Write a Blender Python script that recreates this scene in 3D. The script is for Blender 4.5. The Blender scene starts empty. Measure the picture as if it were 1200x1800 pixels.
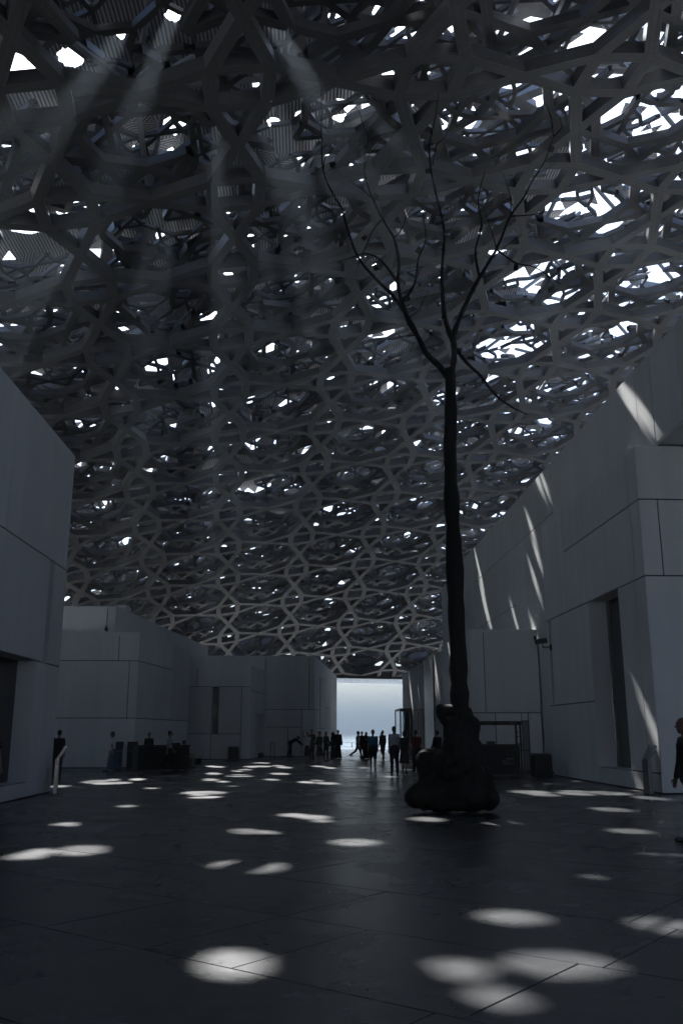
import bpy, bmesh, math, random
import numpy as np
from mathutils import Vector, Matrix, Quaternion
from mathutils.bvhtree import BVHTree
random.seed(7); RNG = np.random.default_rng(7)
R = math.radians
sc = bpy.context.scene
COL = sc.collection

# ------------------------------------------------------------------ camera, sky, sun, exposure
CAM_H = 1.6; FPX = 1575.0; PPY = 894.0
TH = math.atan(394 / 1575.0); PSI = math.atan(60 / (FPX / math.cos(TH)))
cam = bpy.data.cameras.new('camera'); camo = bpy.data.objects.new('camera', cam); COL.objects.link(camo)
camo.location = (0, 0, CAM_H)
camo.rotation_euler = (math.pi / 2 + TH, 0, -PSI)
cam.sensor_fit = 'VERTICAL'; cam.sensor_height = 36; cam.lens = FPX / 1800 * 36
cam.shift_y = -(900 - PPY) / 1800
cam.clip_start = 0.1; cam.clip_end = 60000
sc.camera = camo
SUN_EL, SUN_AZ = R(47), R(-8)
S = Vector((math.sin(SUN_AZ) * math.cos(SUN_EL), math.cos(SUN_AZ) * math.cos(SUN_EL), math.sin(SUN_EL)))
w = bpy.data.worlds.new('World'); sc.world = w; w.use_nodes = True
nt = w.node_tree; nt.nodes.clear()
sky = nt.nodes.new('ShaderNodeTexSky'); sky.sky_type = 'NISHITA'; sky.sun_disc = False
sky.sun_elevation = SUN_EL; sky.sun_rotation = SUN_AZ
sky.air_density = 1.0; sky.dust_density = 3.5; sky.ozone_density = 1.0
bg = nt.nodes.new('ShaderNodeBackground'); bg.inputs['Strength'].default_value = 0.075
wo = nt.nodes.new('ShaderNodeOutputWorld')
wb = nt.nodes.new('ShaderNodeMix'); wb.data_type = 'RGBA'; wb.blend_type = 'MULTIPLY'; wb.inputs[0].default_value = 1.0
wb.inputs[7].default_value = (0.84, 1.02, 1.24, 1)          # cool white balance, the same for the whole sky
nt.links.new(sky.outputs[0], wb.inputs[6]); nt.links.new(wb.outputs[2], bg.inputs['Color']); nt.links.new(bg.outputs[0], wo.inputs[0])
sl = bpy.data.lights.new('sun', 'SUN'); sl.energy = 5.0; sl.angle = R(0.45); sl.color = (1.0, 0.98, 0.955)
so = bpy.data.objects.new('sun', sl); COL.objects.link(so); so.location = (0, 60, 60)
so.rotation_euler = S.to_track_quat('Z', 'Y').to_euler()
sc.view_settings.view_transform = 'Standard'; sc.view_settings.look = 'None'
sc.view_settings.exposure = 1.80; sc.view_settings.gamma = 1.0
sc.view_settings.use_curve_mapping = False
cy = sc.cycles
cy.use_denoising = True; cy.max_bounces = 8; cy.diffuse_bounces = 5; cy.glossy_bounces = 3
cy.transmission_bounces = 4; cy.transparent_max_bounces = 8; cy.sample_clamp_indirect = 6
cy.caustics_reflective = False; cy.caustics_refractive = False; cy.volume_bounces = 0

# ------------------------------------------------------------------ geometry of a view ray (used to read real distances off the photo)
_f = Vector((math.sin(PSI) * math.cos(TH), math.cos(PSI) * math.cos(TH), math.sin(TH)))
_r = Vector((math.cos(PSI), -math.sin(PSI), 0)); _u = _r.cross(_f)
EYE = Vector((0, 0, CAM_H))
def ray(x, y): return _f + _r * ((x - 600) / FPX) + _u * ((PPY - y) / FPX)
def ground(x, y, z=0.0):
    d = ray(x, y); return EYE + d * ((z - CAM_H) / d.z)
def at_y(x, y, Y):
    d = ray(x, y); return EYE + d * (Y / d.y)
def at_x(x, y, X):
    d = ray(x, y); return EYE + d * (X / d.x)

# ------------------------------------------------------------------ materials
def new_mat(name):
    m = bpy.data.materials.new(name); m.use_nodes = True
    n = m.node_tree; b = n.nodes['Principled BSDF']; return m, n, b
def N(n, t, **k):
    q = n.nodes.new(t)
    for a, v in k.items(): setattr(q, a, v)
    return q
def ramp(n, fac, stops):
    r = N(n, 'ShaderNodeValToRGB'); e = r.color_ramp.elements
    while len(e) < len(stops): e.new(0.5)
    for i, (p, c) in enumerate(stops): e[i].position = p; e[i].color = (*c, 1)
    n.links.new(fac, r.inputs[0]); return r.outputs[0]
def noise(n, scale, detail=4, rough=0.6, vec=None, coord='Object'):
    t = N(n, 'ShaderNodeTexNoise'); t.inputs['Scale'].default_value = scale
    t.inputs['Detail'].default_value = detail; t.inputs['Roughness'].default_value = rough
    if vec is None:
        g = N(n, 'ShaderNodeNewGeometry'); vec = g.outputs['Position']
    n.links.new(vec, t.inputs['Vector']); return t
def bump(n, b, h, strength, dist=0.01):
    p = N(n, 'ShaderNodeBump'); p.inputs['Strength'].default_value = strength; p.inputs['Distance'].default_value = dist
    n.links.new(h, p.inputs['Height']); n.links.new(p.outputs[0], b.inputs['Normal'])
def simple(name, col, rough=0.6, metal=0.0, var=0.0, scale=8, bmp=0.0):
    m, n, b = new_mat(name)
    b.inputs['Roughness'].default_value = rough; b.inputs['Metallic'].default_value = metal
    if var:
        t = noise(n, scale)
        c0 = tuple(max(0, c * (1 - var)) for c in col); c1 = tuple(min(1, c * (1 + var)) for c in col)
        n.links.new(ramp(n, t.outputs[0], [(0.3, c0), (0.7, c1)]), b.inputs['Base Color'])
        if bmp: bump(n, b, t.outputs[0], bmp)
    else: b.inputs['Base Color'].default_value = (*col, 1)
    return m

def mat_wall(name, col):
    m, n, b = new_mat(name)
    g = N(n, 'ShaderNodeNewGeometry')
    oi = N(n, 'ShaderNodeObjectInfo')
    big = noise(n, 0.35, 3, 0.55); fine = noise(n, 26, 5, 0.7)
    # vertical weather streaks
    mp = N(n, 'ShaderNodeMapping'); mp.inputs['Scale'].default_value = (2.2, 2.2, 0.12)
    n.links.new(g.outputs['Position'], mp.inputs[0])
    st = noise(n, 1.0, 4, 0.6, vec=mp.outputs[0])
    def mul(a, bb):
        q = N(n, 'ShaderNodeMath', operation='MULTIPLY'); n.links.new(a, q.inputs[0])
        if isinstance(bb, float): q.inputs[1].default_value = bb
        else: n.links.new(bb, q.inputs[1])
        return q.outputs[0]
    def mr(a, lo, hi):
        q = N(n, 'ShaderNodeMapRange'); q.inputs['To Min'].default_value = lo; q.inputs['To Max'].default_value = hi
        q.inputs['From Min'].default_value = 0.3; q.inputs['From Max'].default_value = 0.7
        n.links.new(a, q.inputs[0]); return q.outputs[0]
    rr = N(n, 'ShaderNodeMapRange'); rr.inputs['To Min'].default_value = 0.90; rr.inputs['To Max'].default_value = 1.04
    n.links.new(oi.outputs['Random'], rr.inputs[0])
    v = mul(mul(mul(mr(big.outputs[0], 0.92, 1.03), mr(fine.outputs[0], 0.94, 1.04)), mr(st.outputs[0], 0.93, 1.03)), rr.outputs[0])
    mix = N(n, 'ShaderNodeMix', data_type='RGBA', blend_type='MULTIPLY'); mix.inputs[0].default_value = 1
    mix.inputs[6].default_value = (*col, 1); n.links.new(v, mix.inputs[7])
    n.links.new(mix.outputs[2], b.inputs['Base Color'])
    b.inputs['Roughness'].default_value = 0.75
    bump(n, b, fine.outputs[0], 0.15, 0.004)
    return m
M_WALL = mat_wall('white_concrete', (0.83, 0.85, 0.855))
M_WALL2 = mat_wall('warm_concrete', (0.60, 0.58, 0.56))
M_JOINT = simple('joint_recess', (0.05, 0.05, 0.055), 0.9)

def mat_alu(name, col, metal, rough, groove):
    m, n, b = new_mat(name)
    uv = N(n, 'ShaderNodeUVMap'); sx = N(n, 'ShaderNodeSeparateXYZ'); n.links.new(uv.outputs[0], sx.inputs[0])
    ab = N(n, 'ShaderNodeMath', operation='ABSOLUTE'); n.links.new(sx.outputs[0], ab.inputs[0])
    gs = []
    for c, wd in groove:
        d = N(n, 'ShaderNodeMath', operation='SUBTRACT'); n.links.new(ab.outputs[0], d.inputs[0]); d.inputs[1].default_value = c
        d2 = N(n, 'ShaderNodeMath', operation='ABSOLUTE'); n.links.new(d.outputs[0], d2.inputs[0])
        lt = N(n, 'ShaderNodeMath', operation='GREATER_THAN'); n.links.new(d2.outputs[0], lt.inputs[0]); lt.inputs[1].default_value = wd
        gs.append(lt.outputs[0])
    t = noise(n, 6, 4, 0.6)
    base = ramp(n, t.outputs[0], [(0.3, tuple(c * 0.86 for c in col)), (0.7, tuple(min(1, c * 1.08) for c in col))])
    if gs:
        h = gs[0]
        for k in gs[1:]:
            q = N(n, 'ShaderNodeMath', operation='MULTIPLY'); n.links.new(h, q.inputs[0]); n.links.new(k, q.inputs[1]); h = q.outputs[0]
        mix = N(n, 'ShaderNodeMix', data_type='RGBA'); n.links.new(h, mix.inputs[0])
        mix.inputs[6].default_value = (*(c * 0.3 for c in col), 1); n.links.new(base, mix.inputs[7])
        n.links.new(mix.outputs[2], b.inputs['Base Color'])
        bump(n, b, h, 0.6, 0.02)
    else: n.links.new(base, b.inputs['Base Color'])
    b.inputs['Metallic'].default_value = metal; b.inputs['Roughness'].default_value = rough
    return m
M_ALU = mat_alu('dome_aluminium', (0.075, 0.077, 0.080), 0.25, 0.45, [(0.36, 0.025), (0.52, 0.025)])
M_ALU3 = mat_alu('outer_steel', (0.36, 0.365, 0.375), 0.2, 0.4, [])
M_LIT_EDGE = simple('painted_lit_edge', (0.22, 0.225, 0.235), 0.33, 0.45, 0.08, 5)  # painted light: paler colour on the bar sides stands in for lit edges
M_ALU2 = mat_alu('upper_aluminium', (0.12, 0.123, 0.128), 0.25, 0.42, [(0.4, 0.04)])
M_STRUT = simple('strut_steel', (0.40, 0.40, 0.41), 0.5, 0.2)
def mat_screen():
    m, n, b = new_mat('ribbed_cladding')
    g = N(n, 'ShaderNodeNewGeometry'); oi = N(n, 'ShaderNodeUVMap')
    wv = N(n, 'ShaderNodeTexWave', wave_type='BANDS', bands_direction='X'); wv.inputs['Scale'].default_value = 2.2
    n.links.new(oi.outputs[0], wv.inputs['Vector'])
    c = ramp(n, wv.outputs['Color'], [(0.2, (0.12, 0.12, 0.125)), (0.6, (0.50, 0.49, 0.49))])
    n.links.new(c, b.inputs['Base Color']); b.inputs['Roughness'].default_value = 0.45; b.inputs['Metallic'].default_value = 0.1
    bump(n, b, wv.outputs['Color'], 0.8, 0.05)
    return m
M_SCREEN = mat_screen()

def mat_floor():
    m, n, b = new_mat('dark_stone_paving')
    oi = N(n, 'ShaderNodeObjectInfo')
    big = noise(n, 0.5, 5, 0.6); fine = noise(n, 45, 6, 0.75); mid = noise(n, 7, 4, 0.65)
    rr = N(n, 'ShaderNodeMapRange'); rr.inputs['To Min'].default_value = 0.82; rr.inputs['To Max'].default_value = 1.12
    n.links.new(oi.outputs['Random'], rr.inputs[0])
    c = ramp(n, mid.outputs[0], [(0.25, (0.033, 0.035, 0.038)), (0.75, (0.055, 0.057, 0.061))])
    mix = N(n, 'ShaderNodeMix', data_type='RGBA', blend_type='MULTIPLY'); mix.inputs[0].default_value = 1
    n.links.new(c, mix.inputs[6]); n.links.new(rr.outputs[0], mix.inputs[7])
    n.links.new(mix.outputs[2], b.inputs['Base Color'])
    b.inputs['Specular IOR Level'].default_value = 0.40
    r2 = N(n, 'ShaderNodeMapRange'); r2.inputs['From Min'].default_value = 0.3; r2.inputs['From Max'].default_value = 0.7
    r2.inputs['To Min'].default_value = 0.20; r2.inputs['To Max'].default_value = 0.33
    n.links.new(big.outputs[0], r2.inputs[0]); n.links.new(r2.outputs[0], b.inputs['Roughness'])
    ad = N(n, 'ShaderNodeMath', operation='ADD'); n.links.new(fine.outputs[0], ad.inputs[0]); n.links.new(mid.outputs[0], ad.inputs[1])
    bump(n, b, ad.outputs[0], 0.42, 0.007)
    return m
M_FLOOR = mat_floor()
M_SUB = simple('joint_mortar', (0.03, 0.03, 0.032), 0.95)
M_BLACK = simple('black_powder_coat', (0.012, 0.012, 0.013), 0.55)
M_DARK = simple('dark_grey_metal', (0.05, 0.05, 0.055), 0.45, 0.3)
M_DOOR = simple('grey_door_paint', (0.22, 0.22, 0.22), 0.5)
M_STEEL = simple('brushed_steel', (0.20, 0.205, 0.215), 0.35, 0.9, 0.08, 20)
M_BRONZE = simple('dark_bronze', (0.012, 0.011, 0.010), 0.72, 0.0, 0.4, 9, 0.5)
M_BRONZE.node_tree.nodes['Principled BSDF'].inputs['Specular IOR Level'].default_value = 0.25
M_MIRROR = simple('leaf_metal', (0.05, 0.05, 0.05), 0.35, 0.7)
M_WOOD = simple('brown_timber', (0.20, 0.085, 0.045), 0.55, 0, 0.2, 3)
M_BENCH = simple('pale_stone_bench', (0.35, 0.33, 0.31), 0.8, 0, 0.1)
M_PAPER = simple('white_print', (0.75, 0.75, 0.75), 0.7)
M_GREYPRINT = simple('grey_print', (0.30, 0.30, 0.31), 0.7)
def mat_glass(name, tint=(0.6, 0.65, 0.66)):
    m, n, b = new_mat(name)
    b.inputs['Base Color'].default_value = (*tint, 1); b.inputs['Roughness'].default_value = 0.03
    b.inputs['Transmission Weight'].default_value = 1.0; b.inputs['IOR'].default_value = 1.45
    return m
M_GLASS = mat_glass('window_glass')
M_DGLASS = simple('dark_window_glass', (0.006, 0.007, 0.008), 0.08)
def mat_water():
    m, n, b = new_mat('sea_water')
    b.inputs['Specular IOR Level'].default_value = 0.12; b.inputs['Base Color'].default_value = (0.12, 0.17, 0.20, 1); b.inputs['Roughness'].default_value = 0.25
    t = noise(n, 0.8, 4); bump(n, b, t.outputs[0], 0.25, 0.1)
    return m
M_SEA = mat_water()

# ------------------------------------------------------------------ small builders
def link(o, parent=None):
    COL.objects.link(o)
    if parent is not None: o.parent = parent
    return o
def mesh_obj(name, verts, faces, mat, parent=None, smooth=False):
    me = bpy.data.meshes.new(name); me.from_pydata([tuple(v) for v in verts], [], faces); me.materials.append(mat)
    if smooth: me.polygons.foreach_set('use_smooth', [True] * len(me.polygons))
    me.update()
    return link(bpy.data.objects.new(name, me), parent)
def tag(o, label=None, cat=None, group=None, kind=None):
    if label: o['label'] = label
    if cat: o['category'] = cat
    if group: o['group'] = group
    if kind: o['kind'] = kind
    return o
def thing(name, label, cat, loc=(0, 0, 0), rz=0.0, group=None):
    o = bpy.data.objects.new(name, None); o.location = loc; o.rotation_euler = (0, 0, rz); o.empty_display_size = 0.3
    link(o); return tag(o, label, cat, group)
class MB:
    def __init__(s): s.v = []; s.f = []
    def box(s, x0, x1, y0, y1, z0, z1, M=None):
        b = len(s.v)
        p = [Vector(q) for q in ((x0, y0, z0), (x1, y0, z0), (x1, y1, z0), (x0, y1, z0), (x0, y0, z1), (x1, y0, z1), (x1, y1, z1), (x0, y1, z1))]
        if M is not None: p = [M @ q for q in p]
        s.v += p
        s.f += [tuple(b + i for i in q) for q in ((0, 3, 2, 1), (4, 5, 6, 7), (0, 1, 5, 4), (1, 2, 6, 5), (2, 3, 7, 6), (3, 0, 4, 7))]
        return s
    def tube(s, pts, rad, n=8, cap=True):
        b = len(s.v); pts = [Vector(p) for p in pts]; k = len(pts)
        if not hasattr(rad, '__len__'): rad = [rad] * k
        up = None
        for i, p in enumerate(pts):
            d = (pts[min(i + 1, k - 1)] - pts[max(i - 1, 0)]).normalized()
            if up is None:
                a = d.orthogonal().normalized()
            else:
                a = (up - d * up.dot(d)).normalized()
            up = a; c = d.cross(a)
            for j in range(n):
                t = 2 * math.pi * j / n; s.v.append(p + (a * math.cos(t) + c * math.sin(t)) * rad[i])
        for i in range(k - 1):
            for j in range(n):
                s.f.append((b + i * n + j, b + i * n + (j + 1) % n, b + (i + 1) * n + (j + 1) % n, b + (i + 1) * n + j))
        if cap:
            s.f.append(tuple(b + j for j in reversed(range(n)))); s.f.append(tuple(b + (k - 1) * n + j for j in range(n)))
        return s
    def capsule(s, a, b, ra, rb, n=10):
        """closed tapered capsule"""
        a = Vector(a); b = Vector(b); d = b - a
        if d.length < 1e-5: d = Vector((0, 0, 1e-4)); b = a + d
        dn = d.normalized(); pts = []; rad = []
        for t in (-1, -0.8, -0.4): pts.append(a + dn * ra * t); rad.append(ra * math.sqrt(max(1 - t * t, 0.0009)))
        pts.append(a); rad.append(ra); pts.append(b); rad.append(rb)
        for t in (0.4, 0.8, 1): pts.append(b + dn * rb * t); rad.append(rb * math.sqrt(max(1 - t * t, 0.0009)))
        base = len(s.v)
        up = dn.orthogonal().normalized(); c = dn.cross(up)
        for p, r_ in zip(pts, rad):
            for j in range(n):
                t = 2 * math.pi * j / n; s.v.append(p + (up * math.cos(t) + c * math.sin(t)) * r_)
        k = len(pts)
        for i in range(k - 1):
            for j in range(n):
                s.f.append((base + i * n + j, base + i * n + (j + 1) % n, base + (i + 1) * n + (j + 1) % n, base + (i + 1) * n + j))
        s.f.append(tuple(base + j for j in reversed(range(n)))); s.f.append(tuple(base + (k - 1) * n + j for j in range(n)))
        return s
    def ball(s, c, rx, ry=None, rz=None, n=12, m=8, M=None):
        ry = rx if ry is None else ry; rz = rx if rz is None else rz
        b = len(s.v); c = Vector(c)
        P = []
        for i in range(1, m):
            th = math.pi * i / m
            for j in range(n):
                ph = 2 * math.pi * j / n
                P.append(Vector((rx * math.sin(th) * math.cos(ph), ry * math.sin(th) * math.sin(ph), rz * math.cos(th))))
        P.append(Vector((0, 0, rz))); P.append(Vector((0, 0, -rz)))
        if M is not None: P = [M @ p for p in P]
        s.v += [c + p for p in P]
        for i in range(m - 2):
            for j in range(n):
                s.f.append((b + i * n + j, b + (i + 1) * n + j, b + (i + 1) * n + (j + 1) % n, b + i * n + (j + 1) % n))
        t = b + (m - 1) * n
        for j in range(n):
            s.f.append((t, b + j, b + (j + 1) % n)); s.f.append((t + 1, b + (m - 2) * n + (j + 1) % n, b + (m - 2) * n + j))
        return s
    def prism(s, poly, z0, z1):
        b = len(s.v); n = len(poly)
        s.v += [Vector((x, y, z0)) for x, y in poly] + [Vector((x, y, z1)) for x, y in poly]
        s.f.append(tuple(b + i for i in reversed(range(n)))); s.f.append(tuple(b + n + i for i in range(n)))
        for i in range(n): s.f.append((b + i, b + (i + 1) % n, b + n + (i + 1) % n, b + n + i))
        return s
    def build(s, name, mat, parent=None, smooth=False):
        return mesh_obj(name, s.v, s.f, mat, parent, smooth)
REMESH = []
def remesh(o, voxel, smooth=4, extra=None):
    m = o.modifiers.new('remesh', 'REMESH'); m.mode = 'VOXEL'; m.voxel_size = voxel; m.use_smooth_shade = True
    if smooth:
        q = o.modifiers.new('smooth', 'SMOOTH'); q.factor = 0.5; q.iterations = smooth
    REMESH.append((o, extra)); return o

# ------------------------------------------------------------------ the ground
mesh_obj('plaza_base', *(lambda b: (b.v, b.f))(MB().prism([(-80, -70), (110, -70), (110, 103), (-80, 103)], -2.5, -0.014)), M_SUB)['kind'] = 'structure'
b = MB().prism([(-80, 103.0), (110, 103.0), (110, 112), (-80, 112)], -2.6, -0.5)
b.build('terrace', simple('pale_terrace_stone', (0.40, 0.40, 0.39), 0.7, 0, 0.08), None)['kind'] = 'structure'
b = MB(); b.v = [Vector(p) for p in ((-3000, -1000, -2.0), (3000, -1000, -2.0), (3000, 4200, -2.0), (-3000, 4200, -2.0))]; b.f = [(0, 1, 2, 3)]
b.build('sea_water', M_SEA)['kind'] = 'structure'

M_BOUNCE = simple('pale_bounce_stone', (0.40, 0.39, 0.37), 0.75, 0, 0.1, 2)  # pale paving added out of view to bounce sunlight back inside
for nm, (x0, x1, y0, y1) in (('bounce_paving', (-80, 110, -70, -5.2)), ('bounce_paving', (-80, -27.2, -5.1, 103)), ('bounce_paving', (27.2, 110, -5.1, 103))):
    MB().box(x0, x1, y0, y1, -.3, -.008).build(nm, M_BOUNCE)['kind'] = 'structure'
# paving stones: rows 1.62 m wide, running obliquely over the court
floor_root = bpy.data.objects.new('plaza_floor', None); link(floor_root); floor_root['kind'] = 'structure'
FA = R(140.0); da = Vector((math.cos(FA), math.sin(FA), 0)); db = Vector((math.sin(FA), -math.cos(FA), 0))
if db.y < 0: db = -db
b0 = Vector((0.23, 6.26, 0)).dot(db)
fixed = {0: [5.76], 1: [5.76], -1: [3.86, 3.15], -2: [3.86, 3.12]}
stones = []
for k in range(-8, 76):
    v0 = b0 + k * 1.617
    a = -90.0 + random.uniform(0, 2)
    cuts = []
    while a < 90: cuts.append(a); a += random.choice((2.05, 2.6, 3.2)) + random.uniform(-0.2, 0.2)
    for fx in fixed.get(k, []):
        cuts = [c for c in cuts if abs(c - fx) > 0.9] + [fx]
    cuts.sort()
    for a0, a1 in zip(cuts, cuts[1:]):
        c = da * ((a0 + a1) / 2) + db * (v0 + 0.81)
        if -26 < c.x < 26 and -4 < c.y < 101.5:
            d = math.hypot(c.x, c.y)
            vis = c.y > 4 and abs(c.x - c.y * 0.037) < 0.40 * c.y + 1.8
            stones.append((0 if vis else 1, d, a0, a1, v0))
stones.sort()
base_z = -0.012
def stone_mb(mb, a0, a1, v0, g=0.005):
    b_ = len(mb.v); e = 0.004; dz = random.uniform(-0.0012, 0.0012)
    lo = [(a0 + g, v0 + g), (a1 - g, v0 + g), (a1 - g, v0 + 1.617 - g), (a0 + g, v0 + 1.617 - g)]
    hi = [(a0 + g + e, v0 + g + e), (a1 - g - e, v0 + g + e), (a1 - g - e, v0 + 1.617 - g - e), (a0 + g + e, v0 + 1.617 - g - e)]
    for (p, q) in lo: mb.v.append(da * p + db * q + Vector((0, 0, -0.05)))
    for (p, q) in lo: mb.v.append(da * p + db * q + Vector((0, 0, -e + dz)))
    for (p, q) in hi: mb.v.append(da * p + db * q + Vector((0, 0, dz)))
    for r0 in (0, 4):
        for i in range(4): mb.f.append((b_ + r0 + i, b_ + r0 + (i + 1) % 4, b_ + r0 + 4 + (i + 1) % 4, b_ + r0 + 4 + i))
    mb.f.append((b_ + 8, b_ + 9, b_ + 10, b_ + 11))
def fix_normals(mb):
    for i, f in enumerate(mb.f):
        p = [mb.v[j] for j in f]
    return mb
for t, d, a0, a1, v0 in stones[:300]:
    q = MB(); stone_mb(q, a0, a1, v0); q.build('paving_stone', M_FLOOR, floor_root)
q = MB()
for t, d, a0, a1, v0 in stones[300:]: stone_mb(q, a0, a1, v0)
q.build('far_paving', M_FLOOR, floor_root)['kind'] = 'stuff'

# ------------------------------------------------------------------ buildings
def wall(parent, p0, p1, ztop, rects, openings=(), mat=None, gap=0.036, depth=0.05, zbase=0.0):
    """panelled facade on the vertical plane p0 -> p1; the outside is to the right of that direction.
    rects / openings: (u0, u1, z0, z1[, recess]) in metres; every rect is a panel object."""
    mat = mat or M_WALL
    p0 = Vector((*p0, 0)); p1 = Vector((*p1, 0)); L = (p1 - p0).length; d = (p1 - p0) / L; n = Vector((d.y, -d.x, 0))
    P = lambda u, z, t: p0 + d * u + Vector((0, 0, z)) + n * t
    # backing skin with the openings left out
    us = sorted({0.0, L, *[o[0] for o in openings], *[o[1] for o in openings]})
    zs = sorted({zbase, ztop - 0.02, *[o[2] for o in openings], *[o[3] for o in openings]})
    bk = MB()
    for u0, u1 in zip(us, us[1:]):
        for z0, z1 in zip(zs, zs[1:]):
            uc, zc = (u0 + u1) / 2, (z0 + z1) / 2
            if any(o[0] < uc < o[1] and o[2] < zc < o[3] for o in openings): continue
            k = len(bk.v); bk.v += [P(u0, z0, -depth), P(u1, z0, -depth), P(u1, z1, -depth), P(u0, z1, -depth)]; bk.f.append((k, k + 1, k + 2, k + 3))
    bk.build('joint_backing', M_JOINT, parent)
    g = gap / 2
    for rct in rects:
        u0, u1, z0, z1 = rct[:4]; m = rct[4] if len(rct) > 4 else mat
        pr = RNG.uniform(-0.002, 0.002)
        e = 0.006; mb = MB(); k = 0
        a = [(u0 + g, z0 + g), (u1 - g, z0 + g), (u1 - g, z1 - g), (u0 + g, z1 - g)]
        h = [(u0 + g + e, z0 + g + e), (u1 - g - e, z0 + g + e), (u1 - g - e, z1 - g - e), (u0 + g + e, z1 - g - e)]
        mb.v = [P(u, z, -depth + 0.004) for u, z in a] + [P(u, z, pr - e) for u, z in a] + [P(u, z, pr) for u, z in h]
        for r0 in (0, 4):
            for i in range(4): mb.f.append((r0 + i, r0 + (i + 1) % 4, r0 + 4 + (i + 1) % 4, r0 + 4 + i))
        mb.f.append((8, 9, 10, 11)); mb.f.append((3, 2, 1, 0))
        mb.build('wall_panel', m, parent)
    for o in openings:
        u0, u1, z0, z1, rc = o[:5]
        mb = MB()
        for q in (((u0, z0), (u0, z1)), ((u1, z1), (u1, z0)), ((u0, z1), (u1, z1)), ((u1, z0), (u0, z0))):
            k = len(mb.v)
            mb.v += [P(*q[0], -0.012), P(*q[1], -0.012), P(*q[1], -rc), P(*q[0], -rc)]; mb.f.append((k, k + 1, k + 2, k + 3))
        mb.build('window_reveal' if len(o) < 7 else o[6], mat, parent)
        if len(o) > 5 and o[5] is not None:
            mb = MB(); mb.v = [P(u0, z0, -rc + 0.01), P(u1, z0, -rc + 0.01), P(u1, z1, -rc + 0.01), P(u0, z1, -rc + 0.01)]
            mb.v += [v - n * 0.03 for v in mb.v]; mb.f = [(0, 1, 2, 3), (7, 6, 5, 4), (0, 4, 5, 1), (1, 5, 6, 2), (2, 6, 7, 3), (3, 7, 4, 0)]
            mb.build('window_pane', o[5], parent)
def body(parent, poly, ztop, inner=None, roof=True, z0=0.0):
    MB().prism(inner or poly, z0, ztop - 0.2).build('building_core', M_JOINT, parent)
    if roof:
        MB().prism(poly, ztop - 0.16, ztop - 0.03).build('roof_slab', M_WALL, parent)

# A: tall gallery on the left
A = thing('gallery_building', 'tall white gallery block at left edge with dark recessed window', 'building', (-7.05, 26, 0))
A.location = (0, 0, 0)
AY0 = -21.0; uA = lambda Y: Y - AY0
wall(A, (-7.05, AY0), (-7.05, 26.1), 9.7,
     [(0, uA(0), 6.2, 9.7), (uA(0), uA(10.3), 6.2, 9.7), (uA(10.3), uA(20.66), 6.2, 9.7), (uA(20.66), uA(26.1), 6.2, 9.7),
      (0, uA(8), 3.42, 6.2), (uA(8), uA(24.45), 3.42, 6.2), (uA(24.85), uA(26.1), 3.42, 6.2),
      (uA(23.9), uA(26.1), 0.02, 3.42), (uA(15.5), uA(23.9), 0.02, 0.4), (0, uA(15.5), 0.02, 3.42)],
     [(uA(24.45), uA(24.85), 3.42, 6.2, 0.35, None, 'slot_reveal'), (uA(15.5), uA(23.9), 0.4, 3.42, 0.5, M_DGLASS)])
wall(A, (-7.05, 26.1), (-24, 26.1), 9.7, [(0, 6, 0.02, 9.7), (6, 16.95, 0.02, 9.7)])
body(A, [(-24, AY0), (-7.06, AY0), (-7.06, 26.09), (-24, 26.09)], 9.7, [(-24, AY0), (-7.62, AY0), (-7.62, 26.0), (-24, 26.0)])

# left group, sides turned about five degrees from the court axis
sd = Vector((0.1, 0.995, 0)).normalized()
def side_end(x, y, Y2): t = (Y2 - y) / sd.y; return (x + sd.x * t, Y2)
B = thing('gallery_building', 'stepped white gallery block behind the black reception desk', 'building')
bx, by = -8.1, 43.8
uB = lambda px, y: at_y(px, y, by).x + 14.5
zt, z1, z2 = 6.33, 4.95, 2.27
wall(B, (-14.5, by), (bx, by), zt, [(0, uB(210, 1130), z1, zt), (uB(210, 1130), 14.5 + bx, z1, zt), (0, uB(226, 1200), z2, z1), (uB(226, 1200), 14.5 + bx, z2, z1), (0, 14.5 + bx, 0.02, z2)])
be = side_end(bx, by, 54.5); LB = math.hypot(be[0] - bx, be[1] - by)
wall(B, (bx, by), be, zt, [(0, 6.7, z1, zt), (0, 6.7, z2, z1), (6.7, LB, z2, zt), (0, LB, 0.02, z2)])
body(B, [(-26, by + .01), (bx - .01, by + .01), (be[0] - .01, be[1]), (-26, be[1])], zt, [(-26, by + .07), (bx - .07, by + .07), (be[0] - .07, be[1]), (-26, be[1])])
B2 = thing('gallery_building', 'higher set back white storey rising above the stepped block', 'building')
cx_, cy_ = at_y(205, 1065, 47.0).x, 47.0
ce = side_end(cx_, cy_, 70.0); LC = math.hypot(ce[0] - cx_, ce[1] - cy_)
wall(B2, (-17.5, cy_), (cx_, cy_), 8.02, [(0, 17.5 - 10.44, 0.02, 8.02), (17.5 - 10.44, 17.5 + cx_, 0.02, 8.02)])
wall(B2, (cx_, cy_), ce, 8.02, [(0, 4.3, 0.02, 8.02), (4.3, 9.0, 0.02, 8.02), (9.0, LC, 0.02, 8.02)])
body(B2, [(-26, cy_ + .01), (cx_ - .01, cy_ + .01), (ce[0] - .01, ce[1]), (-26, ce[1])], 8.02, [(-26, cy_ + .07), (cx_ - .07, cy_ + .07), (ce[0] - .07, ce[1]), (-26, ce[1])])
C = thing('gallery_building', 'low white gallery block with tall black slot window, middle of left row', 'building')
kx, ky = -3.55, 57.6; ct = 5.75
uC = lambda px, y: at_y(px, y, ky).x + 8.6
ke = side_end(kx, ky, 67.0); LK = math.hypot(ke[0] - kx, ke[1] - ky)
s0, s1 = uC(372, 1250), uC(384, 1250); j4 = uC(424, 1250); W = 8.6 + kx
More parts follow.
